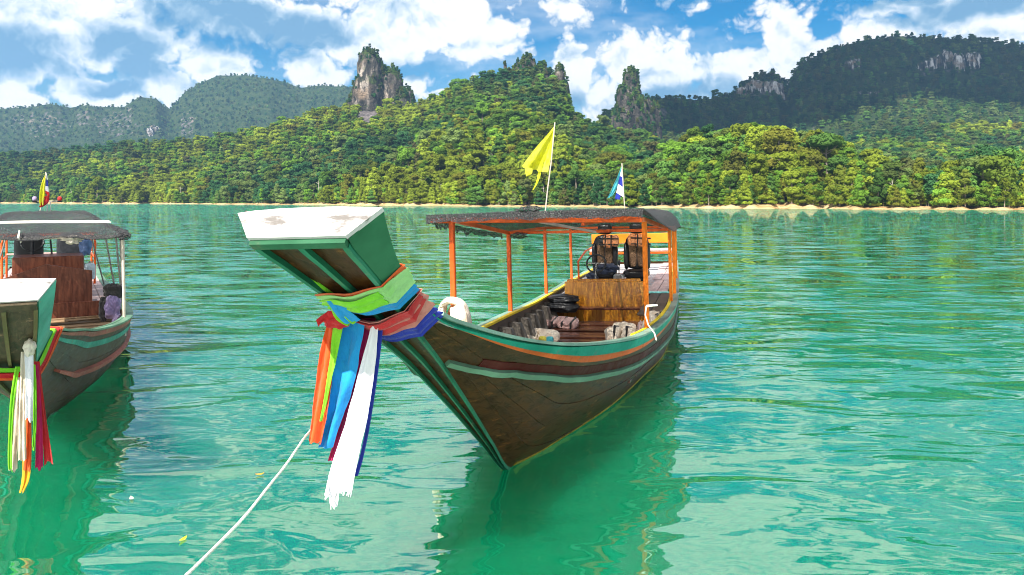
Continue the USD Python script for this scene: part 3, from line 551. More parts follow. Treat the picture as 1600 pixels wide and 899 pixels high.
def ribbon(L, Rr, n=26, w=9, pleat=0.01, waves=1.6, seed=0, th=0.003, fray=0.0, sag=(0, 0, 0)):
    """Hanging cloth between a left and a right edge line (lists of points), with long soft folds."""
    L, Rr = np.asarray(L, float), np.asarray(Rr, float); t = np.linspace(0, 1, n)
    def along(P):
        s = np.r_[0, np.cumsum(np.linalg.norm(np.diff(P, axis=0), axis=1))]; s /= s[-1]; return PCH(s, P)(t)
    l, r = along(L), along(Rr); u = np.linspace(0, 1, w); g_ = l[:, None] * (1 - u)[None, :, None] + r[:, None] * u[None, :, None]
    nrm = np.cross(r[-1] - l[-1], l[-1] - l[0]); nrm /= np.linalg.norm(nrm); rg = np.random.default_rng(seed); ph = rg.uniform(0, 6)
    g_ = g_ + (np.sin(u[None] * waves * 2 * np.pi + ph + 1.2 * t[:, None]) * pleat * (0.35 + 0.65 * t[:, None]))[..., None] * nrm
    g_ = g_ + ((fbm(np.stack(np.broadcast_arrays(u[None] * 3, t[:, None] * 5, np.full((n, w), float(seed))), -1), 3, seed) - 0.5) * pleat * 1.6)[..., None] * nrm
    if fray:
        d = l[-1] - l[-3]; d /= np.linalg.norm(d); g_[-1] += d * (rg.uniform(-1, 1, (w, 1)) * fray); g_[-2] += d * (rg.uniform(-.3, .3, (w, 1)) * fray)
    return sheet(g_, th)

# ------------------------------------------------------------------ long-tail boats
class Boat:
    """Hull lines: C = lower chine (aft, height, half width), S = sheer (same), XC = centre line; x to port, y aft, z up."""
    def __init__(b, C, S, XC, origin, phi, roll):
        C, S = np.array(C, float), np.array(S, float); k = np.arange(len(C)); b.n = len(C) - 1
        b.c, b.s = PCH(k, C), PCH(k, S); x = np.array(XC, float); b.xc = PCH(x[:, 0], x[:, 1])
        c, s = math.cos(phi), math.sin(phi); Rz = np.array([[c, -s, 0], [s, c, 0], [0, 0, 1]]); c, s = math.cos(roll), math.sin(roll)
        b.M, b.O, b.phi, b.roll = Rz @ np.array([[c, 0, s], [0, 1, 0], [-s, 0, c]]), np.array(origin, float), phi, roll
    def w(b, p): return b.O + b.M @ np.asarray(p, float)              # to the world
    def P(b, k, f, side, off=0.0):
        k, f = np.broadcast_arrays(np.asarray(k, float), np.asarray(f, float)); C, S = b.c(k), b.s(k); d = S - C
        y, z, x = (C + d * f[..., None]).transpose(*([C.ndim - 1] + list(range(C.ndim - 1))))
        nx, nz = d[..., 1], -d[..., 2]; ln = np.sqrt(nx ** 2 + nz ** 2) + 1e-9; nx, nz = nx / ln, nz / ln; nx = np.abs(nx)
        full = np.clip((k - 5.0) / 4.0, 0, 1) * 0.09 * 4 * f * (1 - f)
        x = x + nx * (full + off); z = z + nz * (full + off)
        return np.stack([b.xc(np.clip(y, b.xc.x[0], b.xc.x[-1])) + side * x, y, z], -1)
    def strake(b, side, f0, f1, k0=0.0, k1=None, th=0.024, off=0.0, n=64, m=4, taper=0.0):
        k1 = b.n if k1 is None else k1; k = np.linspace(k0, k1, n); F0 = np.interp(k, *f0) if isinstance(f0, tuple) else np.full(n, f0); F1 = np.interp(k, *f1) if isinstance(f1, tuple) else np.full(n, f1)
        u = np.linspace(0, 1, m); f = F0[:, None] * (1 - u) + F1[:, None] * u; K = np.broadcast_to(k[:, None], f.shape)
        return sheet(b.P(K, f, side, off - th / 2), th)
    def sheerpts(b, side, k, dx=0.0, dz=0.0):
        p = b.P(k, np.ones_like(k), side); p[..., 0] += side * dx; p[..., 2] += dz; return p
    def half(b, y, f=1.0):
        kk = np.linspace(0, b.n, 400); p = b.P(kk, np.full(400, f), 1); return np.interp(y, p[:, 1], p[:, 0] - b.xc(np.clip(p[:, 1], b.xc.x[0], b.xc.x[-1]))), np.interp(y, p[:, 1], p[:, 2])
    def root(b, name, label, group=None):
        x = UsdGeom.Xform.Define(stage, numbered('/World', name)); m = np.eye(4); m[:3, :3] = b.M; m[:3, 3] = b.O
        x.AddTransformOp().Set(Gf.Matrix4d(*m.T.ravel().tolist())); return tag(x, label, 'boat', group)

def hull(b, t, mats, fs, bands):
    """Planked hull with its rails, painted lines, bottom, battens and prow."""
    for side in (1, -1):
        for i in range(len(fs) - 1):
            obj('hull_plank', b.strake(side, fs[i] + (.0025 if i else 0), fs[i + 1], th=.026, off=-.004 * (i % 2)), mats['hull'], t, smooth=30)
        for (nm, f0, f1, k0, k1, off, th, mt) in bands:
            obj(nm, b.strake(side, f0, f1, k0, k1, th=th, off=off), mt, t, smooth=30)
        k = np.linspace(mats.get('cap_from', 3.95), b.n, 70); a, c = b.sheerpts(side, k, .038, .012), b.sheerpts(side, k, -.055, .012)
        obj('gunwale_cap', sheet(np.stack([a, (a + c) / 2 + [0, 0, .004], c], 1), .022), mats['cap'], t, smooth=30)
        k = np.linspace(mats.get('inner_from', 8.2), b.n, 50); a, c = b.sheerpts(side, k, -.058, .014), b.sheerpts(side, k, -.105, .010)
        obj('inner_gunwale_strip', sheet(np.stack([a, c], 1), .03), mats['inner'], t, smooth=30)
    k = np.linspace(0, b.n, 60); lo, ro = b.P(k, 0 * k, -1), b.P(k, 0 * k, 1); u = np.linspace(0, 1, 7)[None, :, None]
    obj('bottom_panel', sheet(lo[:, None] * (1 - u) + ro[:, None] * u + [0, 0, .012], .02), mats['bottom'], t, smooth=30)
    kb = np.linspace(0.30, 8, 50); lo, ro = b.P(kb, 0 * kb, -1), b.P(kb, 0 * kb, 1); dn = np.array([0, -.012, -.012])
    for g0, g1 in ((-.01, .055), (.466, .534), (.945, 1.01)):
        a, c = lo * (1 - g0) + ro * g0 + dn, lo * (1 - g1) + ro * g1 + dn
        obj('bottom_batten', sheet(np.stack([a, c], 1), .03), mats['batten'], t, smooth=30)
    kb = np.linspace(-.02, .30, 4); lo, ro = b.P(kb, 0 * kb, -1), b.P(kb, 0 * kb, 1)
    obj('prow_end_band', sheet(np.stack([lo + dn, ro + dn], 1), .035), mats['endband'], t)
    for side in (1, -1):
        obj('prow_side_board', b.strake(side, .0, 1.0, -.02, 3.75, th=.014, off=.013, n=24), mats['prow'], t, smooth=30)
    # end of the prow: a painted face from the end band up to the flared top edge
    cl, cr, sl, sr = (b.P(np.array([0.]), np.array([f]), s_)[0] for f, s_ in ((0, -1), (0, 1), (1, -1), (1, 1)))
    u = np.linspace(0, 1, 15)[None, :, None]; v = np.linspace(0, 1, 6)[:, None, None]
    face = (cl * (1 - u) + cr * u) * (1 - v) + (sl * (1 - u) + sr * u) * v
    face[..., 2] += .016 * np.sin(np.pi * u[..., 0]) * v[..., 0] + (fbm(face * 9, 3, 2) - .5) * .014 * v[..., 0]
    face[..., 1] -= .012; ex = (face - face.mean((0, 1))) * [.03, 0, 0]
    obj('prow_end', sheet(face + ex, .03), mats['end'], t, smooth=30)
    kd = np.linspace(0.06, 5.2, 20); a, c = b.sheerpts(1, kd, -.01, -.012), b.sheerpts(-1, kd, -.01, -.012)
    obj('prow_deck', sheet(np.stack([a, (a + c) / 2, c], 1), .02), mats['deck'], t, smooth=30)
    k = np.array([b.n - 1e-3]); q = [b.P(k, np.array([f]), s_)[0] for f, s_ in ((0, -1), (1, -1), (1, 1), (0, 1))]
    obj('transom', sheet(np.array([[q[0], q[1]], [q[3], q[2]]]), .03), mats['hull'], t)

def cross_planks(b, t, name, y0, y1, z, n, gap, mat, th=.03, x0=None, x1=None, lift=0.0):
    for i in range(n):
        ya, yb = y0 + (y1 - y0) * (i + gap / 2) / n, y0 + (y1 - y0) * (i + 1 - gap / 2) / n; ym = (ya + yb) / 2
        h = b.half(ym, .62)[0] - .07; c = float(b.xc(ym)); xa, xb = (c - h if x0 is None else x0), (c + h if x1 is None else x1)
        obj(name, at(rbox((xb - xa, yb - ya, th), .006), ((xa + xb) / 2, ym, z + lift * (i % 2))), mat, t)
# ------------------------------------------------------------------ water
def water_look():
    g = G(); p = g('geometry', 'position'); y = g('separate_xyz', 'y', vector=p)
    # ripples run across the view, longer than they are deep
    a = g.noise(g.scaled(p, (0.68, 1.35, 1), rot=(0, 0, 0.10)), 1.0, 2.0, 0.45, 0.5)
    b = g.noise(g.scaled(p, (2.1, 4.6, 1), rot=(0, 0, -0.12)), 1.0, 2.0, 0.5, 0.3)
    c = g.noise(g.scaled(p, (0.16, 0.34, 1), rot=(0, 0, 0.25)), 1.0, 2.0, 0.5)
    far = g.lin(y, 4.0, 40.0, 0.35, 1.25)
    h = g.math('add', g.math('multiply', a, 0.080), g.math('multiply', g.math('multiply', b, 0.016), far))
    h = g.math('add', h, g.math('multiply', c, 0.13))
    wind = g.smooth(g.math('add', y, g.math('multiply', g.noise(g.scaled(p, (0.012, 0.05, 1)), 1.0, 3), 60.0)), 150.0, 185.0)
    h = g.math('multiply', h, g.math('add', 1.0, g.math('multiply', wind, 1.6)))
    n = g('bump', 'normal', height=h, strength=1.0, distance=1.0, use_object_space=False)
    chop = g.noise(g.scaled(p, (0.75, 1.25, 1), rot=(0, 0, -0.08)), 1.0, 1.2, 0.5, 0.4, out='color')
    chop = g('vector_math', 'vector', math_type='multiply', vector1=g('vector_math', 'vector', math_type='subtract', vector1=chop, vector2=(0.5, 0.5, 0.5)), vector2=(1.0, 1.0, 0.0))
    amt = g.math('add', g.lin(y, 7.0, 34.0, 0.0, 0.68), g.math('multiply', wind, 0.55))
    n = g('vector_math', 'vector', math_type='normalize', vector1=g('vector_math', 'vector', math_type='add', vector1=n, vector2=g('vector_math', 'vector', math_type='scale', vector1=chop, scale=amt)))
    murk = g.noise(g.scaled(p, (0.05, 0.05, 1)), 1.0, 3)
    body = g.ramp(murk, [(0.3, (0.0005, 0.134, 0.054)), (0.7, (0.001, 0.168, 0.080))])
    deep = g('principled_bsdf', 'BSDF', base_color=body, roughness=1.0, specular_ior_level=0.0, subsurface_method='burley', subsurface_weight=1.0, subsurface_scale=2.2, subsurface_radius=(0.25, 1.0, 0.8))
    top = g('glossy_bsdf', 'BSDF', color=(1, 1, 1), roughness=0.012, normal=n)
    s = g('mix_closure', 'closure', fac=g('fresnel', 'fac', IOR=3.0, normal=n), closure1=deep, closure2=top)
    return g.make('water_look', surface=s)
WATER = water_look()
wy = np.concatenate([[-40, -10], np.geomspace(1.5, 2600, 120)]); wx = np.linspace(-1, 1, 81)
wX = wx[:, None] * (30 + np.maximum(wy, 0) * 1.35)[None]; wV = np.stack([wX, np.broadcast_to(wy, wX.shape), 0 * wX], -1).reshape(-1, 3)
wi = (np.arange(80)[:, None] * len(wy) + np.arange(len(wy) - 1)[None]).ravel()
water = usdkit.mesh(stage, '/World/lake_water', (wV, np.stack([wi, wi + len(wy), wi + len(wy) + 1, wi + 1], 1)), WATER, smooth=True)
tag(water, 'calm turquoise lake water', kind='structure')

# ------------------------------------------------------------------ humid air
g = G(); air = g('principled_volume', 'volume', color=(0.34, 0.62, 1.0), density=0.00013, anisotropy=0.2)
obj('haze', at(trimesh.creation.box((5200, 2700, 420)), (0, 1250, 209 - 1.0)), g.make('air_look', volume=air), kind='stuff', label='thin blue humid air over the lake and hills')

# a cumulus high over the lake: its shade lies on the right-hand ridge
rgc = np.random.default_rng(5); puffs = None
for i in range(34):
    x, y_ = rgc.uniform(-200, 800), rgc.uniform(150, 540); r_ = rgc.uniform(55, 112)
    if ((x - 300) / 540) ** 2 + ((y_ - 345) / 215) ** 2 > 1: continue
    sp = manifold3d.Manifold.sphere(r_, 20).scale((1.15, 1, .62)).translate((x, y_, 800 + rgc.uniform(0, 90))); puffs = sp if puffs is None else puffs + sp
mm_ = puffs.refine_to_length(22).to_mesh(); cv, cf = np.array(mm_.vert_properties[:, :3], float), np.array(mm_.tri_verts)
tc = trimesh.Trimesh(cv, cf, process=True); cv = tc.vertices + tc.vertex_normals * ((fbm(tc.vertices * .02, 4, 6) - .5) * 46)[:, None]; cv[:, 2] = np.maximum(cv[:, 2], 770)
g = G(); obj('cloud', trimesh.Trimesh(cv, tc.faces, process=False), g.make('cloud_look', surface=g('mix_closure', 'closure', fac=0.55, closure1=g('diffuse_bsdf', 'BSDF', color=(0.85, 0.86, 0.88)), closure2=g('translucent_bsdf', 'BSDF', color=(0.92, 0.93, 0.95)))), smooth=True, kind='structure', label='white cumulus cloud drifting over the lake')
# ------------------------------------------------------------------ the middle boat
BA = Boat(C=[(-3.24, 2.22, .258), (-3.1, 2.12, .232), (-2.9, 1.985, .205), (-2.6, 1.80, .172), (-2.3, 1.61, .15), (-1.86, 1.345, .12), (-1.13, .83, .08), (-.58, .415, .05), (0, 0, .025), (.6, -.12, .08), (1.33, -.16, .2), (2.25, -.2, .36), (3.57, -.23, .54), (5.57, -.28, .80), (8.5, -.28, .86), (11, -.26, .86), (14, -.22, .80)],
          S=[(-3.14, 2.345, .385), (-3.02, 2.21, .335), (-2.84, 2.05, .285), (-2.57, 1.87, .25), (-2.3, 1.705, .27), (-1.86, 1.55, .36), (-1.2, 1.355, .52), (-.6, 1.215, .68), (0, 1.11, .80), (.6, 1.02, .88), (1.33, .935, .98), (2.25, .875, 1.06), (3.57, .83, 1.12), (5.57, .765, 1.14), (8.5, .73, 1.13), (11, .71, 1.08), (14, .72, .99)],
          XC=[(-3.6, -.07), (-3.2, -.06), (-3.05, -.03), (-2.8, 0.0), (-2.4, .01), (-1.5, .0), (0, .01), (2, .10), (4, .13), (6.4, .08), (10, -.04), (14.2, -.12)], origin=(-0.0403, 6.6187, 0), phi=-math.atan(.272), roll=math.radians(-2.0))
A_ = BA.root('longtail_boat', 'dark varnished long-tail boat with a tall ribboned prow, orange posts and a black net roof')
fk = lambda *p: tuple(np.array(p, float).T)
def bands_a():
    ks = np.array([5.0, 5.28, 5.56, 6.09, 6.85, 7.84, 9, 10.2, 11.3, 12.1, 13.5, 16]); mid = np.array([.03, .235, .42, .62, .715, .765, .77, .735, .69, .63, .57, .57])
    hw = np.interp(ks, [5, 5.5, 6, 7, 8, 16], [.06, .045, .034, .022, .018, .020]); r0, r1 = mid - hw, mid + hw; d1 = np.maximum(np.interp(ks, [5, 5.4, 5.95, 6.7, 7.7, 9.1, 10.5, 11.7, 13.5, 16], [.1, .56, .735, .81, .85, .85, .835, .78, .69, .69]), r1 + .02)
    return [('gunwale_rail', .935, 1.004, 3.7, None, .026, .034, M['teal']), ('orange_stripe', .880, .930, 3.75, None, .008, .014, M['orange']),
            ('rub_strake', fk(*zip(ks, r0)), fk(*zip(ks, r1)), 5.05, None, .034, .040, M['pale']), ('red_band', fk(*zip(ks, r1 + .006)), fk(*zip(ks, d1)), 5.5, None, .005, .012, M['redbrown']),
            ('painted_line', fk((8, .02), (9, .125), (10, .175), (12, .25), (16, .25)), fk((8, .05), (9, .15), (10, .20), (12, .28), (16, .28)), 8.0, None, .006, .012, M['olive'])]
hull(BA, A_, dict(hull=M['hull'], cap=M['cap'], inner=M['yellow'], bottom=M['hull'], batten=M['green'], endband=M['dgreen'], prow=M['dgreen'], end=M['white'], deck=M['deckgrey'], inner_from=10.2), [0, .2, .38, .56, .74, .90, 1.0], bands_a())
def inner_skin(b, t, mat, f0=.5, k0=8):
    for side in (1, -1): obj('inner_lining', b.strake(side, f0, .99, k0, b.n, th=.012, off=-.034, n=40), mat, t, smooth=30)
inner_skin(BA, A_, M['inside'])
cross_planks(BA, A_, 'floor_plank', 2.0, 6.35, .30, 15, .36, M['slat'], .035, lift=.012)
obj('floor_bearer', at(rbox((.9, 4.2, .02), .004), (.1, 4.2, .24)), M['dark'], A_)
for i in range(9):
    y = 1.9 + i * .52
    for s in (-1, 1):
        hw, hz = BA.half(y, .93); hl, _ = BA.half(y, .55); c = float(BA.xc(y))
        v = np.array([(s * (hw - .05), hz - .0), (s * (hw - .22), hz - .02), (s * (hl - .22), .33), (s * (hl - .03), .33)]) + [c, 0]
        pr = trimesh.convex.convex_hull(np.array([(x, y + d, z) for x, z in v for d in (-.055, .055)])); obj('rib', pr, M['rib'], A_)
# bench in front of the driver
obj('seat_back', cat([at(rbox((1.42, .04, .46), .012), (-.02, 6.52, .745), rx=-6)]), M['gold'], A_)
obj('seat_back', at(rbox((1.30, .03, .10), .02), (-.04, 6.56, .965), rx=-6), M['gold'], A_)
obj('seat_front', at(rbox((2.0, .035, .24), .008), (.06, 6.30, .41)), M['gold'], A_)
obj('bench_seat', at(rbox((1.95, .30, .03), .008), (.05, 6.42, .525)), M['brown'], A_)
# side decks and driver's platform
for i in range(4):
    ya, yb = (4.75, 7.35, 9.6, 11.8)[i], (7.33, 9.58, 11.78, 13.9)[i]
    for j, (xa, xb) in enumerate(((.70, .88), (.885, 1.075))):
        sh = float(BA.xc((ya + yb) / 2)) - .08
        obj('side_deck_plank', at(rbox((xb - xa - .006, yb - ya, .03), .006), ((xa + xb) / 2 + sh, (ya + yb) / 2, (.66, .665, .67, .675)[i])), M['deck'] if i else M['inside'], A_)
        if i: obj('side_deck_plank', at(rbox((xb - xa - .006, yb - ya, .03), .006), (-(xa + xb) / 2 + sh + .1, (ya + yb) / 2, (.64, .645, .65, .66)[i])), M['deckgrey'], A_)
obj('deck_edge_trim', at(rbox((.40, .05, .035), .008), (.88, 7.30, .685)), M['sky'] if False else M['cyan'], A_)
obj('platform_front', at(rbox((1.36, .05, .36), .008), (-.02, 7.75, .50)), M['redbase'], A_)
cross_planks(BA, A_, 'platform_plank', 7.8, 13.9, .655, 14, .05, M['deckgrey'], .03, -.66, .64)
def driver_seat(t, x, y, z, back=M['black'], weave=M['seatweave'], head=True):
    base = obj('driver_seat', at(pillow((.52, .50, .16), 4), (x, y - .10, z + .24)), back, t, smooth=60)
    obj('seat_backrest', cat([at(pillow((.50, .15, .72), 3.4), (x, y + .20, z + .66), rx=-10), at(pillow((.10, .20, .56), 3), (x - .22, y + .14, z + .58), rx=-10), at(pillow((.10, .20, .56), 3), (x + .22, y + .14, z + .58), rx=-10)]), back, base, smooth=60)
    if head:
        obj('headrest', at(pillow((.30, .12, .22), 3.2), (x, y + .27, z + 1.13), rx=-8), back, base, smooth=60)
    for dx in (-.085, .085): obj('seat_insert', at(pillow((.155, .07, .50), 4), (x + dx, y + .13, z + .60), rx=-10), weave, base, smooth=60)
    obj('seat_pedestal', at(rbox((.40, .40, .18), .02), (x, y - .06, z + .09)), M['black'], base)
driver_seat(A_, -.33, 8.75, .67); driver_seat(A_, .33, 8.75, .67)
ring = trimesh.creation.torus(.19, .018, 28, 8)
obj('steering_wheel', cat([at(ring, (-.40, 8.12, 1.16), rx=62), tube([(-.40, 8.12, 1.16), (-.40, 7.90, .70)], .028, 8), at(rbox((.34, .035, .02), .006), (-.40, 8.12, 1.16), rx=62)]), M['black'], A_, smooth=40)
obj('gear_lever', cat([tube([(.02, 8.2, .68), (.03, 8.3, 1.12)], .012, 6), at(pillow((.05, .05, .12), 2.4, n=2), (.03, 8.3, 1.15))]), M['black'], A_, smooth=40)
obj('gear_box', at(rbox((.20, .28, .26), .03), (.02, 8.3, .81)), M['steel'], A_)
obj('seat_cloth', cat([at(pillow((.46, .34, .20), 2.4, seed=4, lump=.6), (-.26, 8.52, 1.02)), at(pillow((.22, .26, .22), 2.3, seed=7, lump=.6), (-.52, 8.30, .86))]), M['denim'], A_, smooth=60)
# stern frame
obj('stern_board', at(rbox((1.95, .04, .24), .01), (-.12, 12.0, 1.455)), M['board'], A_)
obj('stern_rail', at(rbox((2.0, .16, .06), .012), (-.10, 11.7, 1.19)), M['deck'], A_); obj('stern_rail', at(rbox((2.0, .05, .05), .01), (-.10, 11.62, 1.12)), M['post'], A_)
for s in (-1, 1): obj('stern_post', bar((-.12 + s * .95, 12.03, .66), (-.12 + s * .95, 12.03, 1.60), .06), M['post'], A_)
obj('hand_rail', tube([(-.97, 9.3, .68), (-.97, 9.3, 1.12), (-.90, 9.9, 1.30), (-.86, 11.9, 1.36)], .022, 8), M['post'], A_, smooth=50)
# posts, beams, net roof
POSTS = [(-.89, 1.2, .95, 2.205), (1.10, 2.15, .90, 2.13), (-.975, 3.8, .70, 1.955), (1.20, 5.3, .70, 1.90), (-1.03, 6.4, .62, 1.93), (1.20, 6.4, .62, 1.88), (-1.10, 9.2, .62, 1.83), (1.10, 9.2, .62, 1.80)]
for i, (x, y, z0, z1) in enumerate(POSTS): obj('roof_post', bar((x - .012, y, z0 - .1), (x, y, z1), .056 if y < 4 else .05), M['post'] if x < 0 else M['board'], A_)
obj('cross_beam', bar((-1.05, 1.2, 2.215), (1.16, 1.2, 2.165), .05, .06), M['post'], A_)
obj('cross_beam', bar((-1.03, 3.8, 1.965), (1.27, 3.8, 1.955), .035, .04), M['post'], A_)
obj('cross_beam', bar((-1.06, 9.2, 1.84), (1.12, 9.2, 1.81), .035, .04), M['post'], A_)
for s in (0, 1):
    pts = [(-1.05, 1.0, 0, 2.21) if s == 0 else (1.17, 1.0, 0, 2.16)] + [POSTS[j] for j in (s, s + 2, s + 4, s + 6)]
    for (p, q) in zip(pts[:-1], pts[1:]): obj('side_rail', bar((p[0], p[1], p[3] + .01), (q[0], q[1], q[3] + .01), .035, .05), M['post'], A_)
obj('rafter', bar((.0, 1.22, 2.19), (.28, 3.78, 1.95), .03, .03), M['deck'], A_)
obj('rafter', bar((.1, 3.82, 2.06), (.05, 9.2, 2.02), .04, .04), M['post'], A_)
yy = np.array([.98, 1.0, 1.5, 2.2, 3.0, 3.8, 4.6, 5.6, 6.6, 7.6, 8.6, 9.55]); zl = np.interp(yy, [1, 2.4, 3.8, 6.4, 9.6], [2.275, 2.10, 1.985, 1.955, 1.85]); zr_ = np.interp(yy, [1, 2.4, 3.8, 6.4, 9.6], [2.275, 2.08, 1.925, 1.90, 1.80]); crown_ = np.interp(yy, [1, 2.0, 3.8, 9.6], [2.28, 2.265, 2.215, 2.18])
th_ = np.linspace(0, 1, 27); rows = []
rg = np.random.default_rng(3)
for i, y in enumerate(yy):
    xl, xr = np.interp(y, [1, 4, 9.6], [-1.10, -1.07, -1.18]), np.interp(y, [1, 4, 9.6], [1.20, 1.36, 1.20])
    x = xl + (xr - xl) * th_; e = np.clip(1 - np.abs(2 * th_ - 1) ** 9, 0, 1); z = (zl[i] * (1 - th_) + zr_[i] * th_) * (1 - e) + (crown_[i] - .012 * np.sin(th_ * 3.14 * 5) * (y > 1.1)) * e + rg.normal(0, .003, 27)*(i>1)
    rows.append(np.stack([x, y + 0 * x + rg.normal(0, .008, 27) * (1 < i), z], -1))
roof = np.array(rows); front = roof[:1] - [0, .012, .08] + rg.normal(0, .007, (1, 27, 3)); roof = np.concatenate([front, roof])
obj('net_roof', sheet(roof, .012), M['net'], A_, smooth=45)
back = roof[-1:] + np.array([0, .02, 0]); backlow = np.stack([back[0, :, 0], back[0, :, 1] + .02, np.minimum(back[0, :, 2], 1.80) - .05 + rg.normal(0, .02, 27)], -1)[None]
obj('net_back_flap', sheet(np.concatenate([back, (back + backlow) / 2, backlow]), .01), M['net'], A_, smooth=45)
obj('torn_net', at(pillow((.26, .16, .07), 2.2, seed=2, lump=.9), (.02, 1.05, 2.305)), M['net'], A_, smooth=60); obj('torn_net', at(pillow((.22, .12, .08), 2.2, seed=5, lump=.9), (-.80, 3.7, 1.93)), M['net'], A_, smooth=60)
fr = [roof[1 + j, 0] + [0, 0, -.02] for j in range(1, 6)]
fpts = PCH(np.arange(len(fr)), np.array(fr))(np.linspace(0, len(fr) - 1, 130)); low = fpts - np.array([0, 0, 1])[None] * (.03 + .085 * (fbm(np.stack([np.arange(130) * .21, np.zeros(130), np.zeros(130)], 1), 4, 8) ** 1.5) + .012 * rg.uniform(0, 1, 130))[:, None]
obj('net_fringe', sheet(np.stack([fpts, low], 1), .008), M['net'], A_)
# ------------------------------------------------------------------ the left boat
BB = Boat(C=[(-3.25, 1.685, .20), (-3.05, 1.52, .195), (-2.8, 1.34, .18), (-2.5, 1.12, .16), (-2.1, .92, .14), (-1.5, .65, .10), (-.8, .34, .06), (0, 0, .025), (1, -.14, .20), (2, -.18, .45), (3, -.2, .68), (4.2, -.22, .86), (6, -.25, .95), (9, -.25, .95), (15, -.2, .85)],
          S=[(-3.15, 1.82, .305), (-2.98, 1.66, .29), (-2.78, 1.51, .27), (-2.45, 1.345, .25), (-2.05, 1.275, .28), (-1.4, 1.16, .33), (-.75, 1.06, .40), (0, .93, .48), (1, .815, .70), (2, .73, .90), (3, .65, 1.05), (4.2, .575, 1.15), (6, .53, 1.18), (9, .50, 1.12), (15, .57, 1.05)],
          XC=[(-3.4, -.20), (-2.5, -.19), (-1.9, -.14), (-1, -.08), (0, -.01), (1.5, .04), (4, .0), (9, -.02), (15.2, .0)], origin=(-5.0922, 8.0, 0), phi=math.atan(.62), roll=0.0)
B_ = BB.root('longtail_boat', 'worn long-tail boat at the left edge with brown seat panels and a sloped black roof')
hull(BB, B_, dict(hull=M['hull_left'], cap=M['pale'], inner=M['pale'], bottom=M['hull_left'], batten=M['batten_left'], endband=M['hull_left'], prow=M['mint'], end=M['white'], deck=M['deckgrey'], inner_from=7),
     [0, .22, .44, .66, .86, 1.0], [('gunwale_rail', .95, 1.004, 3.6, None, .022, .03, M['pink']), ('teal_stripe', .82, .885, 3.6, None, .007, .014, M['teal_left']),
      ('rub_strake', fk((5.2, .38), (7, .52), (9, .56), (14, .58)), fk((5.2, .42), (7, .575), (9, .615), (14, .635)), 5.3, None, .05, .06, M['pink']), ('painted_line', fk((7, .02), (9, .06), (14, .10)), fk((7, .08), (9, .12), (14, .15)), 7.0, None, .006, .012, M['pale'])])
inner_skin(BB, B_, M['inside'], k0=7)
cross_planks(BB, B_, 'floor_plank', 2.2, 7.0, .20, 13, .42, M['slat_left'], .06)
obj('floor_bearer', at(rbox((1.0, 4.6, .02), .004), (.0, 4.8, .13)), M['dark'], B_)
pan = trimesh.creation.extrude_polygon(__import__('shapely.geometry', fromlist=['Polygon']).Polygon([(-1.0, .55), (.66, .55), (.66, 1.16), (-.03, 1.295), (-1.0, .96)]), .04)
obj('seat_back', at(pan, (0, 5.5, 0), rx=90), M['brown'], B_); obj('seat_front', at(rbox((1.75, .04, .26), .01), (-.10, 5.40, .50)), M['brown'], B_); obj('bench_seat', at(rbox((1.7, .34, .03), .01), (-.1, 5.6, .60)), M['brown'], B_)
obj('console', at(rbox((1.16, .9, .50), .015), (-.0, 7.45, 1.08)), M['brown'], B_)
obj('driver_platform', at(rbox((1.2, 6.6, .06), .01), (0, 10.4, .72)), M['deckgrey'], B_)
for x, m_s in ((-.36, M['black']), (.385, M['greyvinyl'])):
    base = obj('driver_seat', at(pillow((.52, .5, .18), 4), (x, 8.55, 1.02)), m_s, B_, smooth=60)
    obj('seat_backrest', at(pillow((.52, .16, .62), 4), (x, 8.80, 1.40), rx=-8), m_s, base, smooth=60)
obj('steering_wheel', cat([at(ring, (-.28, 7.95, 1.56), rx=60), tube([(-.28, 7.95, 1.56), (-.28, 7.80, 1.30)], .03, 8)]), M['black'], B_, smooth=40)
obj('gear_lever', tube([(.05, 8.0, 1.28), (.02, 8.02, 1.62)], .018, 6), M['black'], B_, smooth=40)
for i in range(4):
    ya, yb = (5.9, 8.2, 10.4, 12.6)[i], (8.18, 10.38, 12.58, 14.8)[i]
    for s in (-1, 1):
        for xa in (.66, .84): obj('side_deck_plank', at(rbox((.172, yb - ya, .03), .006), (s * (xa + .09), (ya + yb) / 2, (.50, .50, .51, .53)[i])), M['deck'], B_)
obj('side_deck_step', at(rbox((.36, .06, .07), .01), (.84, 5.86, .50)), M['pale'], B_)
for s in (-1, 1):
    for (y, lean, z1, m_, r_) in ((2.45, .0, 1.90, 'palepole', .022), (3.3, .0, 1.86, 'rustpost', .016), (4.6, .02, 1.80, 'rustpost', .016), (6.3, -.05, 1.74, 'rustpost', .016), (9.2, -.03, 1.66, 'rustpost', .016)):
        hx = BB.half(y)[0] - .07 + (0.0 if y > 2.5 else .05); xt = {2.45: .93, 3.3: .955, 4.6: .975, 6.3: .90, 9.2: .76}[y]
        obj('roof_post', tube([(s * hx, y, .45), (s * xt, y + lean, z1)], r_, 8), M[m_], B_, smooth=50)
    arch = [(s * .86, 9.6, .52), (s * .87, 9.6, 1.45), (s * .84, 9.75, 1.60), (s * .84, 11.4, 1.60), (s * .87, 11.55, 1.45), (s * .87, 11.55, .52)]
    obj('hand_rail', tube(arch, .024, 8), M['post'], B_, smooth=50); obj('hand_rail', tube([(s * .865, 9.6, 1.10), (s * .865, 11.55, 1.10)], .018, 8), M['post'], B_, smooth=50)
obj('stern_rail', tube([(-.87, 11.5, 1.56), (.87, 11.5, 1.56)], .02, 8), M['post'], B_); obj('stern_rail', tube([(-.87, 11.5, 1.12), (.87, 11.5, 1.12)], .02, 8), M['deck'], B_)
obj('roof_beam', tube([(-1.02, 2.42, 1.885), (1.0, 2.42, 1.885)], .022, 8), M['palepole'], B_, smooth=50)
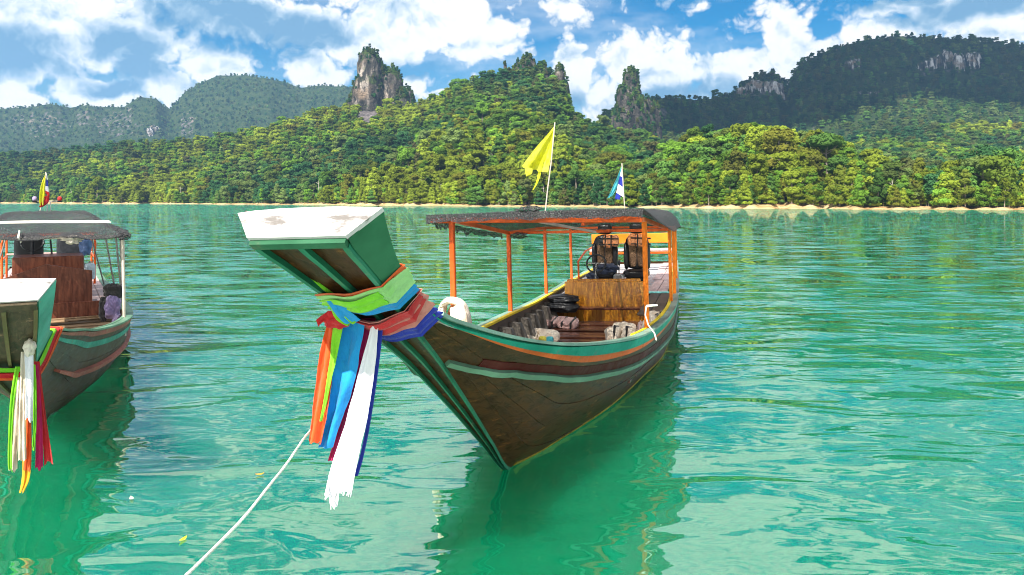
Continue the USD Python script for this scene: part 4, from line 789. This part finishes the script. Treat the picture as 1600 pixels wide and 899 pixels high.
obj('roof_beam', tube([(-.9, 9.2, 1.68), (.9, 9.2, 1.68)], .018, 8), M['post'], B_, smooth=50)
prof = [(2.28, 1.885, .98), (2.30, 1.90, 1.0), (2.45, 1.97, .955), (2.62, 2.045, .84), (2.9, 2.06, .80), (3.3, 2.065, .76), (3.42, 2.10, .70), (3.9, 2.20, .58), (6.0, 2.20, .60), (8.6, 2.13, .66), (9.5, 2.10, .68)]
rows = []
for i, (y, z, hw) in enumerate(prof):
    zs = 1.86 if y > 2.5 else z - .01; e = np.linspace(-1, 1, 27); x = np.sign(e) * np.minimum(np.abs(e) / .82, 1) * hw; k = np.clip((np.abs(e) - .82) / .18, 0, 1)
    x = x + np.sign(e) * k * (1.0 - hw); zz = z * (1 - k) + zs * k + rg.normal(0, .006, 27)
    if y <= 2.3: zz = zz + .02 * np.sin(e * 9) - .012
    rows.append(np.stack([x, y + 0 * x, zz], -1))
obj('net_roof', sheet(np.array(rows), .014), M['net'], B_, smooth=40)
obj('roof_fringe', at(pillow((.16, .16, .10), 2.2, seed=3, lump=1.0), (.93, 2.33, 1.885)), M['net'], B_, smooth=60)
for z, y in ((2.083, 2.75), (2.092, 3.15)): obj('roof_cord', tube([(-.86, y, z), (0, y, z + .004), (.80, y, z - .01)], .011, 6), M['rope'], B_, smooth=50)
obj('roof_tie', tube([(-.30, 2.36, 1.99), (-.31, 2.30, 1.90), (-.28, 2.36, 1.84)], .012, 6), M['rope'], B_, smooth=50)
obj('torn_net', at(pillow((.22, .12, .10), 2.2, seed=9, lump=1.1), (.30, 2.38, 1.85)), M['palepole'], B_, smooth=60)

# ------------------------------------------------------------------ things carried on the boats
def on(b, p): return b.w(p)
def tail_mesh(b, L, Rr, **k):
    o = b.w(L[0]); return o, ribbon([b.w(p) - o for p in L], [b.w(p) - o for p in Rr], **k)
def wrap_mesh(b, ks, hw, off, start=0.0, end=4.0, seed=0, pleat=.006, n=60, w=9):
    """Cloth band round the prow: corners are starboard chine 0, port chine 1, port sheer 2, starboard sheer 3, back to 4."""
    s = np.linspace(start, end, n); kk = np.interp(s, range(5), list(ks) + [ks[0]]); hh = np.interp(s, range(5), list(hw) + [hw[0]]); u = np.linspace(-1, 1, w)
    K = kk[:, None] + hh[:, None] * u[None]; g_ = np.zeros((n, w, 3))
    for i, si in enumerate(s):
        f = si - int(min(si, 3.999)); leg = int(min(si, 3.999)); one = np.ones(w)
        A4 = [b.P(K[i], 0 * one, -1), b.P(K[i], 0 * one, 1), b.P(K[i], one, 1), b.P(K[i], one, -1)]; p = A4[leg] * (1 - f) + A4[(leg + 1) % 4] * f
        c = sum(A4) / 4; d = p - c; d /= np.linalg.norm(d, axis=1, keepdims=True); g_[i] = p + d * (off + pleat * np.sin(u * 7 + seed + .5 * math.sin(si * 2 + seed)) + pleat * 1.4 * (fbm(np.stack([u * 2.2, 0 * u + si * .9, 0 * u + seed], 1), 3, seed) - .5))[:, None] + (np.array([0, -.02, -.02]) if leg == 0 else 0)
    o = b.w(g_.mean((0, 1))); return o, sheet(g_ @ b.M.T + (b.O - o), .004)
def knot(b, p, size, seed):
    return at(pillow(size, 2.2, seed=seed, lump=.7), (0, 0, 0), rz=math.degrees(b.phi))
def sash(label, mat, pieces, group):
    """pieces: (part name, origin, mesh, material or None)"""
    o0 = pieces[0][1]; t = thing('cloth_sash', label, 'sash', o0, 0, group)
    for (nm, o, m, mt) in pieces:
        m = m.copy(); m.apply_translation(np.asarray(o) - o0); obj(nm, m, mt or mat, t, smooth=50)
    return t
GA, GB = 'cloth sashes tied round the prow of the middle boat', 'cloth sashes hanging from the prow of the left boat'
w1 = wrap_mesh(BA, (2.6, 2.32, 2.32, 2.3), (.18, .27, .24, .25), .040, seed=1)
sash('lime green sash wrapped highest on the middle prow, with a knot and faded side', M['lime'], [('wrap', *w1, M['limefade']), ('front_fold', *wrap_mesh(BA, (2.72, 2.36, 2.1, 2.3), (.16, .24, .3, .3), .052, 0.0, .82, seed=4, n=24, pleat=.012), None),
     ('knot', BA.w((-.15, -2.72, 1.85)), knot(BA, None, (.075, .06, .085), 3), None), ('upper_end', *tail_mesh(BA, [(-.225, -2.95, 2.02), (-.19, -2.84, 1.93), (-.16, -2.75, 1.87)], [(-.205, -2.95, 2.03), (-.165, -2.86, 1.96), (-.13, -2.75, 1.88)], n=12, w=6, pleat=.008, seed=9), None), ('hanging_end', *tail_mesh(BA, [(-.185, -2.74, 1.85), (-.19, -2.70, 1.77), (-.13, -2.66, 1.71)], [(-.12, -2.74, 1.86), (-.11, -2.71, 1.79), (-.075, -2.66, 1.72)], n=14, w=7, pleat=.012, seed=8), None),
     ('tail', *tail_mesh(BA, [(-0.231, -2.62, 1.73), (-0.256, -2.64, 1.51), (-0.285, -2.66, 1.296), (-0.302, -2.68, 1.174)], [(-0.167, -2.62, 1.72), (-0.212, -2.64, 1.511), (-0.264, -2.66, 1.296), (-0.29, -2.68, 1.174)], w=6, pleat=.010, seed=2), None)], GA)
sash('light blue sash with a broad tail below the middle prow', M['sky'], [('wrap', *wrap_mesh(BA, (2.9, 2.70, 2.70, 2.7), (.12, .13, .15, .2), .032, seed=2), None), ('front_fold', *tail_mesh(BA, [(-.19, -2.80, 1.90), (-.17, -2.74, 1.80), (-.13, -2.68, 1.72)], [(-.11, -2.79, 1.89), (-.07, -2.73, 1.80), (-.04, -2.67, 1.74)], n=12, w=6, pleat=.008, seed=12), None),
     ('tail', *tail_mesh(BA, [(-0.204, -2.57, 1.713), (-0.257, -2.597, 1.4), (-0.31, -2.623, 1.114), (-0.338, -2.65, 1.013)], [(-0.064, -2.57, 1.714), (-0.129, -2.597, 1.403), (-0.212, -2.623, 1.155), (-0.254, -2.65, 1.017)], pleat=.026, waves=1.2, seed=5, w=20, n=36), None)], GA)
sash('wide red sash faded to salmon, knotted round the middle prow', M['red'], [('wrap', *wrap_mesh(BA, (3.5, 3.20, 3.20, 3.2), (.22, .34, .36, .34), .046, seed=3, pleat=.015), M['salmon']), ('front_fold', *wrap_mesh(BA, (3.52, 3.08, 2.95, 3.1), (.22, .20, .10, .3), .060, -.0, 1.7, seed=9, n=30, pleat=.010), None),
     ('knot', BA.w((-.20, -2.64, 1.73)), knot(BA, None, (.13, .09, .10), 6), None), ('hanging_end', *tail_mesh(BA, [(-.24, -2.66, 1.79), (-.265, -2.68, 1.765), (-.295, -2.70, 1.74)], [(-.22, -2.65, 1.75), (-.26, -2.67, 1.735), (-.29, -2.69, 1.705)], n=10, w=6, pleat=.01, seed=3), None)], GA)
sash('dark blue sash wrapped lowest on the middle prow', M['navy'], [('wrap', *wrap_mesh(BA, (3.72, 3.72, 3.78, 3.7), (.14, .18, .20, .2), .042, seed=6, pleat=.014), None)], GA)
sash('orange sash with a frayed tail leftmost below the middle prow', M['orangec'], [('wrap', *wrap_mesh(BA, (2.45, 2.10, 2.05, 2.1), (.10, .08, .1, .1), .028, seed=7), None),
     ('tail', *tail_mesh(BA, [(-0.276, -2.6, 1.746), (-0.318, -2.633, 1.515), (-0.361, -2.667, 1.233), (-0.376, -2.7, 1.063)], [(-0.212, -2.6, 1.736), (-0.251, -2.633, 1.372), (-0.276, -2.667, 1.129), (-0.28, -2.7, 1.06)], pleat=.020, seed=4, w=22, n=36, fray=.010), None)], GA)
sash('narrow magenta sash tail behind the white one below the middle prow', M['magenta'], [('tail', *tail_mesh(BA, [(-0.131, -2.48, 1.72), (-0.146, -2.513, 1.498), (-0.224, -2.547, 1.211), (-0.313, -2.58, 0.918)], [(-0.042, -2.48, 1.72), (-0.07, -2.513, 1.5), (-0.171, -2.547, 1.213), (-0.285, -2.58, 0.919)], pleat=.010, seed=7), None)], GA)
sash('long white sash with a dark blue edge and frayed end below the middle prow', M['whitec'], [('tail', *tail_mesh(BA, [(-0.030, -2.56, 1.69), (-0.157, -2.59, 1.274), (-0.242, -2.62, 1.008), (-0.292, -2.65, 0.835), (-0.306, -2.68, 0.755)], [(0.018, -2.56, 1.695), (-0.04, -2.59, 1.225), (-0.097, -2.62, 0.944), (-0.109, -2.65, 0.847), (-0.107, -2.68, 0.79)], pleat=.020, waves=1.4, seed=11, w=44, n=44, fray=.026), None),
     ('blue_edge', *tail_mesh(BA, [(-0.001, -2.54, 1.697), (-0.055, -2.575, 1.218), (-0.108, -2.61, 0.94), (-0.125, -2.645, 0.863)], [(0.031, -2.53, 1.698), (-0.036, -2.565, 1.219), (-0.090, -2.60, 0.941), (-0.104, -2.635, 0.865)], w=5, pleat=.005, seed=1), M['navy']),
     ('torn_end', *tail_mesh(BA, [(-.285, -2.66, .82), (-.27, -2.67, .75), (-.255, -2.68, .70)], [(-.20, -2.66, .84), (-.205, -2.67, .76), (-.22, -2.68, .69)], n=8, w=8, pleat=.01, fray=.02, seed=2), None)], GA)
# left boat: a loose rope of cloths round the prow and a bunch of tails
TB = [('lime green sash tail at the left of the bunch on the left prow', 'lime', [(-0.148, -2.75, 1.137), (-0.183, -2.775, 0.823), (-0.19, -2.8, 0.374)], [(-0.119, -2.75, 1.134), (-0.159, -2.775, 0.771), (-0.166, -2.8, 0.37)]),
      ('pale stained sash tail beside the lime one on the left prow', 'beige', [(-0.149, -2.72, 1.049), (-0.176, -2.745, 0.621), (-0.187, -2.77, 0.364)], [(-0.108, -2.72, 1.044), (-0.132, -2.745, 0.565), (-0.135, -2.77, 0.354)]),
      ('long beige sash tail down the middle of the left bunch', 'beige', [(-0.11, -2.8, 1.254), (-0.121, -2.825, 0.826), (-0.124, -2.85, 0.439)], [(-0.073, -2.8, 1.25), (-0.081, -2.825, 0.82), (-0.076, -2.85, 0.464)]),
      ('short torn white sash tail in front of the left bunch', 'whitec', [(-0.089, -2.83, 1.266), (-0.08, -2.855, 1.02), (-0.079, -2.88, 0.761)], [(-0.032, -2.83, 1.27), (-0.031, -2.855, 1.013), (-0.035, -2.88, 0.73)]),
      ('orange sash tail in the left bunch', 'orangec', [(-0.082, -2.77, 1.051), (-0.077, -2.795, 0.618), (-0.097, -2.82, 0.363)], [(-0.054, -2.77, 1.047), (-0.045, -2.795, 0.564), (-0.048, -2.82, 0.353)]),
      ('amber sash tail hanging lowest of the left bunch', 'amber', [(-.08, -2.75, 1.05), (-0.103, -2.76, 0.408), (-0.106, -2.785, 0.281), (-0.125, -2.81, 0.177)], [(-.05, -2.75, 1.05), (-0.05, -2.76, 0.369), (-0.057, -2.785, 0.281), (-0.089, -2.81, 0.208)]),
      ('thin bright green sash tail beside the white one on the left prow', 'lime', [(-0.041, -2.81, 1.151), (-0.032, -2.835, 0.718), (-0.039, -2.86, 0.533)], [(-0.02, -2.81, 1.148), (-0.011, -2.835, 0.715), (-0.023, -2.86, 0.506)]),
      ('magenta sash tail in the left bunch', 'magenta', [(-0.042, -2.73, 1.136), (-0.017, -2.755, 0.695), (-0.021, -2.78, 0.345)], [(-0.001, -2.73, 1.131), (0.024, -2.755, 0.689), (0.029, -2.78, 0.336)]),
      ('red sash tail rightmost in the left bunch', 'red', [(-0.031, -2.7, 1.153), (0.011, -2.725, 0.782), (0.037, -2.75, 0.364)], [(0.007, -2.7, 1.149), (0.053, -2.725, 0.676), (0.095, -2.75, 0.368)])]
for i, (lab, m_, L, Rr) in enumerate(TB): sash(lab, M[m_], [('tail', *tail_mesh(BB, L, Rr, w=7, pleat=.009, seed=20 + i, fray=.018), None)], GB)
for i, (lab, m_, k_, hw_) in enumerate((('twisted yellow-green sash looped round the left prow', 'lime', (2.9, 3.15, 3.55, 3.4), .06), ('twisted light blue sash looped round the left prow', 'sky', (3.12, 3.3, 3.72, 3.6), .07), ('twisted red sash looped round the left prow', 'red', (3.0, 3.22, 3.62, 3.5), .05), ('twisted orange sash looped lowest round the left prow', 'orangec', (3.2, 3.4, 3.8, 3.7), .05))):
    sash(lab, M[m_], [('wrap', *wrap_mesh(BB, k_, (hw_ * 1.7,) * 4, .036 + .006 * i, seed=30 + i, pleat=.012), None)], GB)
obj('mooring_knot', at(pillow((.075, .07, .12), 2.3, seed=4, lump=.6), BB.w((-.055, -2.84, 1.29))), M['beige'], smooth=60, label='stained white cloth knot holding the bunch of sashes on the left prow', cat='knot')

# mooring rope from the middle prow down towards the jetty
rp = np.array([BA.w((-.05, -2.40, 1.70)), BA.w((-.19, -2.43, 1.54)), BA.w((-.29, -2.47, 1.30)), (-1.15, 4.12, 1.085), (-1.115, 3.5, 1.09), (-1.125, 3.05, 1.07), (-1.15, 2.6, 1.075), (-1.19, 2.1, 1.10)])
tt_ = np.linspace(0, 7, 160); rc = PCH(np.arange(8), rp)(tt_); base_rope = thing('mooring_rope', 'white twisted rope running from the middle prow down to the lower left', 'rope', (0, 0, 0))
for s_ in range(3):
    a_ = tt_ * 40 + s_ * 2.094; obj('strand', tube(rc + np.stack([np.cos(a_), 0 * a_, np.sin(a_)], 1) * .0034, .0040, 5), M['rope'], base_rope, smooth=60)
# flags
def flag(label, b, pole, cloths, r=.009):
    o = b.w(pole[0]); t = thing('flag', label, 'flag', o); obj('pole', tube([b.w(p) - o for p in pole], r, 6), M['palepole'], t, smooth=50)
    for (nm, L, Rr, m_, kw) in cloths: obj(nm, ribbon([b.w(p) - o for p in L], [b.w(p) - o for p in Rr], **kw), M[m_], t, smooth=50)
    return t
flag('pale yellow triangular flag with a torn edge on the middle boat roof', BA, [(-.48, 4.0, 2.18), (-.42, 4.0, 2.60), (-.36, 4.0, 2.95), (-.284, 4.0, 3.53)],
     [('cloth', [(-.300, 4.0, 3.46), (-.52, 3.92, 3.20), (-.755, 3.85, 2.905)], [(-.292, 4.0, 3.44), (-.42, 4.06, 3.15), (-.535, 4.08, 2.83)], 'yel', dict(w=9, pleat=.02, seed=3, fray=.02)), ('cloth', [(-.296, 4.0, 3.45), (-.42, 4.06, 3.15), (-.535, 4.08, 2.83)], [(-.290, 4.0, 3.45), (-.345, 4.0, 3.12), (-.40, 4.0, 2.82)], 'yel', dict(w=7, pleat=.012, seed=4)),
      ('torn_strip', [(-.57, 4.07, 2.85), (-.60, 4.06, 2.70), (-.66, 4.05, 2.57)], [(-.53, 4.07, 2.83), (-.575, 4.06, 2.69), (-.652, 4.05, 2.57)], 'yel', dict(n=10, w=4, pleat=.004)), ('torn_strip', [(-.73, 3.87, 2.91), (-.72, 3.88, 2.85), (-.735, 3.88, 2.79)], [(-.62, 3.95, 2.88), (-.64, 3.94, 2.80), (-.70, 3.9, 2.78)], 'yel', dict(n=8, w=5, pleat=.006, fray=.02))])
flag('small blue, white and turquoise striped flag at the rear of the middle boat roof', BA, [(.335, 7.0, 2.15), (.322, 7.0, 2.42), (.306, 7.0, 3.06)],
     [('turquoise_cloth', [(.300, 7.0, 3.01), (.17, 6.95, 2.72), (.03, 6.92, 2.43)], [(.306, 7.0, 3.0), (.235, 7.02, 2.70), (.10, 6.97, 2.47)], 'cyanc', dict(w=6, pleat=.015, seed=5)),
      ('white_stripe', [(.300, 7.0, 2.97), (.262, 7.01, 2.83)], [(.308, 7.0, 2.97), (.315, 7.0, 2.80)], 'whitec', dict(n=8, w=6, pleat=.008)), ('blue_stripe', [(.262, 7.01, 2.83), (.225, 7.02, 2.69)], [(.315, 7.0, 2.80), (.318, 7.0, 2.62)], 'navy', dict(n=8, w=6, pleat=.008)),
      ('white_stripe', [(.225, 7.02, 2.69), (.185, 7.02, 2.53)], [(.318, 7.0, 2.62), (.322, 7.0, 2.44)], 'whitec', dict(n=8, w=6, pleat=.008)), ('blue_stripe', [(.185, 7.02, 2.53), (.155, 7.02, 2.42)], [(.262, 7.01, 2.47), (.24, 7.01, 2.40)], 'navy', dict(n=8, w=6, pleat=.008))])
flag('yellow flag with a red, white and blue striped flag on the left boat roof', BB, [(-.13, 6.0, 2.18), (-.06, 6.0, 2.50), (-.035, 6.0, 2.90)],
     [('yellow_cloth', [(-.04, 6.0, 2.86), (-.13, 5.96, 2.55), (-.14, 5.95, 2.38), (-.12, 5.96, 2.30)], [(-.035, 6.0, 2.85), (-.05, 5.99, 2.60), (-.04, 5.98, 2.44), (-.06, 5.98, 2.32)], 'yel', dict(w=7, pleat=.015, seed=6)), ('red_edge', [(-.06, 5.98, 2.46), (-.10, 5.97, 2.36), (-.14, 5.96, 2.28)], [(.02, 6.0, 2.50), (.01, 6.0, 2.38), (-.11, 5.97, 2.27)], 'red', dict(n=10, w=5, pleat=.01)),
      ('white_stripe', [(-.035, 5.99, 2.88), (-.02, 5.99, 2.77)], [(-.025, 5.99, 2.88), (.0, 6.0, 2.75)], 'whitec', dict(n=6, w=5, pleat=.006)), ('blue_stripe', [(-.03, 5.99, 2.76), (-.03, 5.99, 2.65)], [(-.002, 6.0, 2.75), (.0, 6.0, 2.65)], 'navy', dict(n=6, w=5, pleat=.004)), ('white_stripe', [(-.045, 5.98, 2.65), (-.045, 5.98, 2.57)], [(.0, 6.0, 2.65), (.015, 6.0, 2.54)], 'whitec', dict(n=6, w=5, pleat=.004)), ('red_stripe', [(-.045, 5.98, 2.57), (-.04, 5.98, 2.52)], [(.015, 6.0, 2.54), (.02, 6.0, 2.46)], 'red', dict(n=6, w=5, pleat=.004))])
lamp = thing('signal_lamps', 'pair of small purple and red lamps on a bar above the left boat roof', 'lamp', BB.w((-.015, 6.1, 2.18)), BB.phi)
obj('bar', tube([(-.20, 0, .20), (.20, 0, .20)], .010, 6), M['palepole'], lamp); obj('stand', tube([(.0, 0, 0), (.0, 0, .2)], .008, 6), M['steel'], lamp); obj('stand', tube([(.05, 0, 0), (.05, 0, .2)], .008, 6), M['steel'], lamp)
for x, m_ in ((-.19, 'purple'), (.19, 'red')):
    o = obj('lamp_shade', at(pillow((.075, .075, .085), 2.4, n=2), (x, 0, .245)), M[m_], lamp, smooth=60); obj('lamp_socket', at(rbox((.07, .07, .03), .01), (x, 0, .20)), M['black'], o)

# life jackets and the like
def vest_flat(label, b, p, yaw, size, mat, straps=((.0,),), tilt=(0, 0), seed=0, patch=None, group='life jackets lying in the middle boat', fold=True):
    sx, sy, sz = size; t = thing('life_jacket', label, 'life jacket', b.w(p), b.phi + math.radians(yaw), group)
    for s_ in (-1, 1): obj('front_panel', at(pillow((sx * .49, sy, sz), 3.6, seed=seed + s_, lump=.22), (s_ * sx * .25, 0, sz * .5), rx=tilt[0], ry=tilt[1] + 4 * s_), mat, t, smooth=60)
    if fold: obj('collar', at(pillow((sx * .8, sy * .32, sz * .8), 3, seed=seed + 5, lump=.4), (0, sy * .45, sz * .75), rx=tilt[0]), mat, t, smooth=60)
    for x in straps: obj('strap', at(rbox((.035, sy * 1.04, sz * 1.12), .012), (x[0] * sx * .5, 0, sz * .5), rx=tilt[0], ry=tilt[1]), M['strap'], t)
    for (x, y, z, s_, m_) in patch or (): obj('trim_patch', at(pillow(s_, 3, n=2), (x, y, z)), M[m_], t, smooth=60)
    return t
vest_flat('white life jacket laid flat on the floor at the left of the middle boat', BA, (-.66, 4.05, .34), 6, (.62, .42, .16), M['cream'], (), (12, 0), 3, [(.10, -.22, .10, (.12, .05, .10), 'yellowc'), (.20, -.22, .10, (.11, .05, .10), 'cyanc')])
vest_flat('folded pink and dark striped life jacket below the black cushion', BA, (-.66, 5.55, .34), -4, (.66, .36, .12), M['pinkvest'], ((-.7,), (-.2,), (.3,), (.75,)), (8, 0), 7)
t = thing('cushion', 'black rounded cushion piled in front of the golden seat back', 'cushion', BA.w((-.70, 6.08, .50)), BA.phi)
obj('pad', at(pillow((.58, .34, .18), 3.2, seed=2, lump=.3), (0, 0, .09)), M['black'], t, smooth=60); obj('upper_pad', at(pillow((.50, .30, .14), 2.4, seed=6, lump=.4), (.02, .02, .22), rx=8), M['black'], t, smooth=60)
vest_flat('cream life jacket with two black straps on the floor at the right', BA, (.56, 4.05, .33), -6, (.46, .30, .26), M['cream'], ((-.35,), (.40,)), (-12, 0), 11)
vest_flat('life jacket with purple and pink stripes between two cream ones', BA, (.86, 4.02, .36), 8, (.16, .30, .32), M['pinkvest'], (), (-4, 6), 13, [(.035, -.13, .17, (.05, .06, .28), 'purple')], fold=False)
vest_flat('cream life jacket with a yellow stripe beside the right front post', BA, (.99, 3.85, .40), 4, (.24, .30, .34), M['cream'], (), (-6, 0), 15, [(-.02, -.14, .16, (.05, .05, .28), 'yellowc')], fold=False)
vest_flat('crumpled white life jacket tucked against the right gunwale', BA, (1.0, 4.6, .52), 10, (.22, .5, .16), M['cream'], ((.2,),), (0, 10), 17)
t = thing('life_jacket', 'cream life jacket standing upright like an arch at the left front post', 'life jacket', BA.w((-.85, 1.02, 1.03)), BA.phi)
ar = np.array([(-.125, 0, -.12), (-.135, 0, .12), (-.105, 0, .285), (-.03, 0, .335), (.05, .01, .315), (.115, .02, .22), (.15, .02, .06), (.155, .0, -.12)]); ac = PCH(np.arange(8), ar)(np.linspace(0, 7, 30))
obj('collar', at(tube(ac, .036, 8).apply_scale([1, 2.6, 1])), M['cream'], t, smooth=60); obj('front_panel', at(pillow((.175, .15, .46), 4, seed=4, lump=.3), (.105, -.04, .06), ry=-9), M['cream'], t, smooth=60); obj('front_panel', at(pillow((.085, .13, .42), 4, seed=8, lump=.3), (-.125, -.02, .05), ry=3), M['cream'], t, smooth=60)
obj('back_lining', at(pillow((.20, .07, .40), 3, seed=9, lump=.3), (.0, .13, .08)), M['tan'], t, smooth=60); obj('strap', at(rbox((.20, .15, .03), .01), (.10, -.03, .07), ry=14), M['strap'], t); obj('strap', at(rbox((.03, .15, .18), .01), (.165, -.02, -.02), ry=-8), M['strap'], t)
for x, lab in ((-.33, 'tan life jacket with black straps hung on the left driver seat'), (.33, 'tan life jacket with black straps hung on the right driver seat')):
    t = thing('life_jacket', lab, 'life jacket', BA.w((x + .06, 8.80, 1.58)), BA.phi, 'life jackets hung on the driver seats')
    obj('front_panel', at(pillow((.20, .13, .26), 3.4, seed=3, lump=.2), (.03, -.02, -.02), rx=-8), M['tan'], t, smooth=60); obj('front_panel', at(pillow((.16, .13, .24), 3.4, seed=6, lump=.2), (.17 if x < 0 else -.14, -.02, -.01), rx=-8), M['tan'], t, smooth=60)
    for dx in (-.02, .10): obj('strap', at(rbox((.026, .16, .27), .01), (dx, -.02, -.02), rx=-8), M['strap'], t)
    for dz in (.03, -.09): obj('strap', at(rbox((.40, .155, .028), .01), (.04, -.02, dz), rx=-8), M['strap'], t)
t = thing('tie_cord', 'thin white cord looped round the right front post', 'cord', BA.w((1.22, 1.2, 1.0)), BA.phi)
obj('loop', tube([(.055, -.05, .30), (-.05, -.06, .285), (-.055, .04, .28), (.05, .05, .29), (.055, -.05, .30)], .008, 6), M['rope'], t, smooth=60); obj('cord_end', tube([(-.05, -.06, .285), (-.06, -.06, .20), (-.03, -.06, .10), (.03, -.055, .02), (.05, -.05, -.05)], .008, 6), M['rope'], t, smooth=60)
t = thing('life_jacket', 'purple and black life jackets hung together on the right roof post of the left boat', 'life jacket', BB.w((.86, 3.2, .62)), BB.phi, None)
obj('front_panel', at(pillow((.20, .12, .34), 3, seed=3, lump=.5), (-.02, -.03, .16), ry=6), M['purple'], t, smooth=60); obj('front_panel', at(pillow((.12, .12, .34), 3, seed=5, lump=.5), (-.13, .02, .14)), M['strap'], t, smooth=60); obj('collar', at(pillow((.26, .14, .22), 3, seed=7, lump=.5), (.0, .02, .40)), M['strap'], t, smooth=60); obj('front_panel', at(pillow((.10, .12, .22), 3, seed=8, lump=.5), (.03, -.04, -.05), ry=14), M['purple'], t, smooth=60)
obj('jacket', at(pillow((.20, .22, .36), 2.8, seed=4, lump=.6), BB.w((.655, 8.72, 1.42))), M['bluecloth'], smooth=60, label='blue jacket draped over the grey driver seat of the left boat', cat='jacket')
t = thing('water_container', 'pale blue plastic water container on the deck of the left boat', 'container', BB.w((.72, 8.2, .745)), BB.phi)
obj('body', at(pillow((.20, .18, .34), 5), (0, 0, .17)), M['plastic'], t, smooth=60); obj('cap', at(trimesh.creation.cylinder(.03, .04, sections=12), (0, 0, .36)), M['steel'], t)

for j, (x, y, a, col, lab) in enumerate(((-2.20, 6.42, .4, 'amber', 'yellow fallen leaf floating left of the white rope'), (-2.32, 5.19, 1.3, 'yel', 'pale fallen leaf floating near the lower end of the rope'), (-3.05, 5.9, 2.2, 'beige', 'small beige leaf floating off the left boat'))):
    q = np.array([[(u - .5) * .075, w * .016 * math.sin(math.pi * u), .006 + .010 * (u - .5) ** 2 * 4 + .004 * abs(w)] for u in np.linspace(.02, .98, 9) for w in (-1, 0, 1)]).reshape(9, 3, 3)
    obj('floating_leaf', at(sheet(q, .0015), (x, y, 0), rz=math.degrees(a)), M[col], label=lab, cat='leaf')
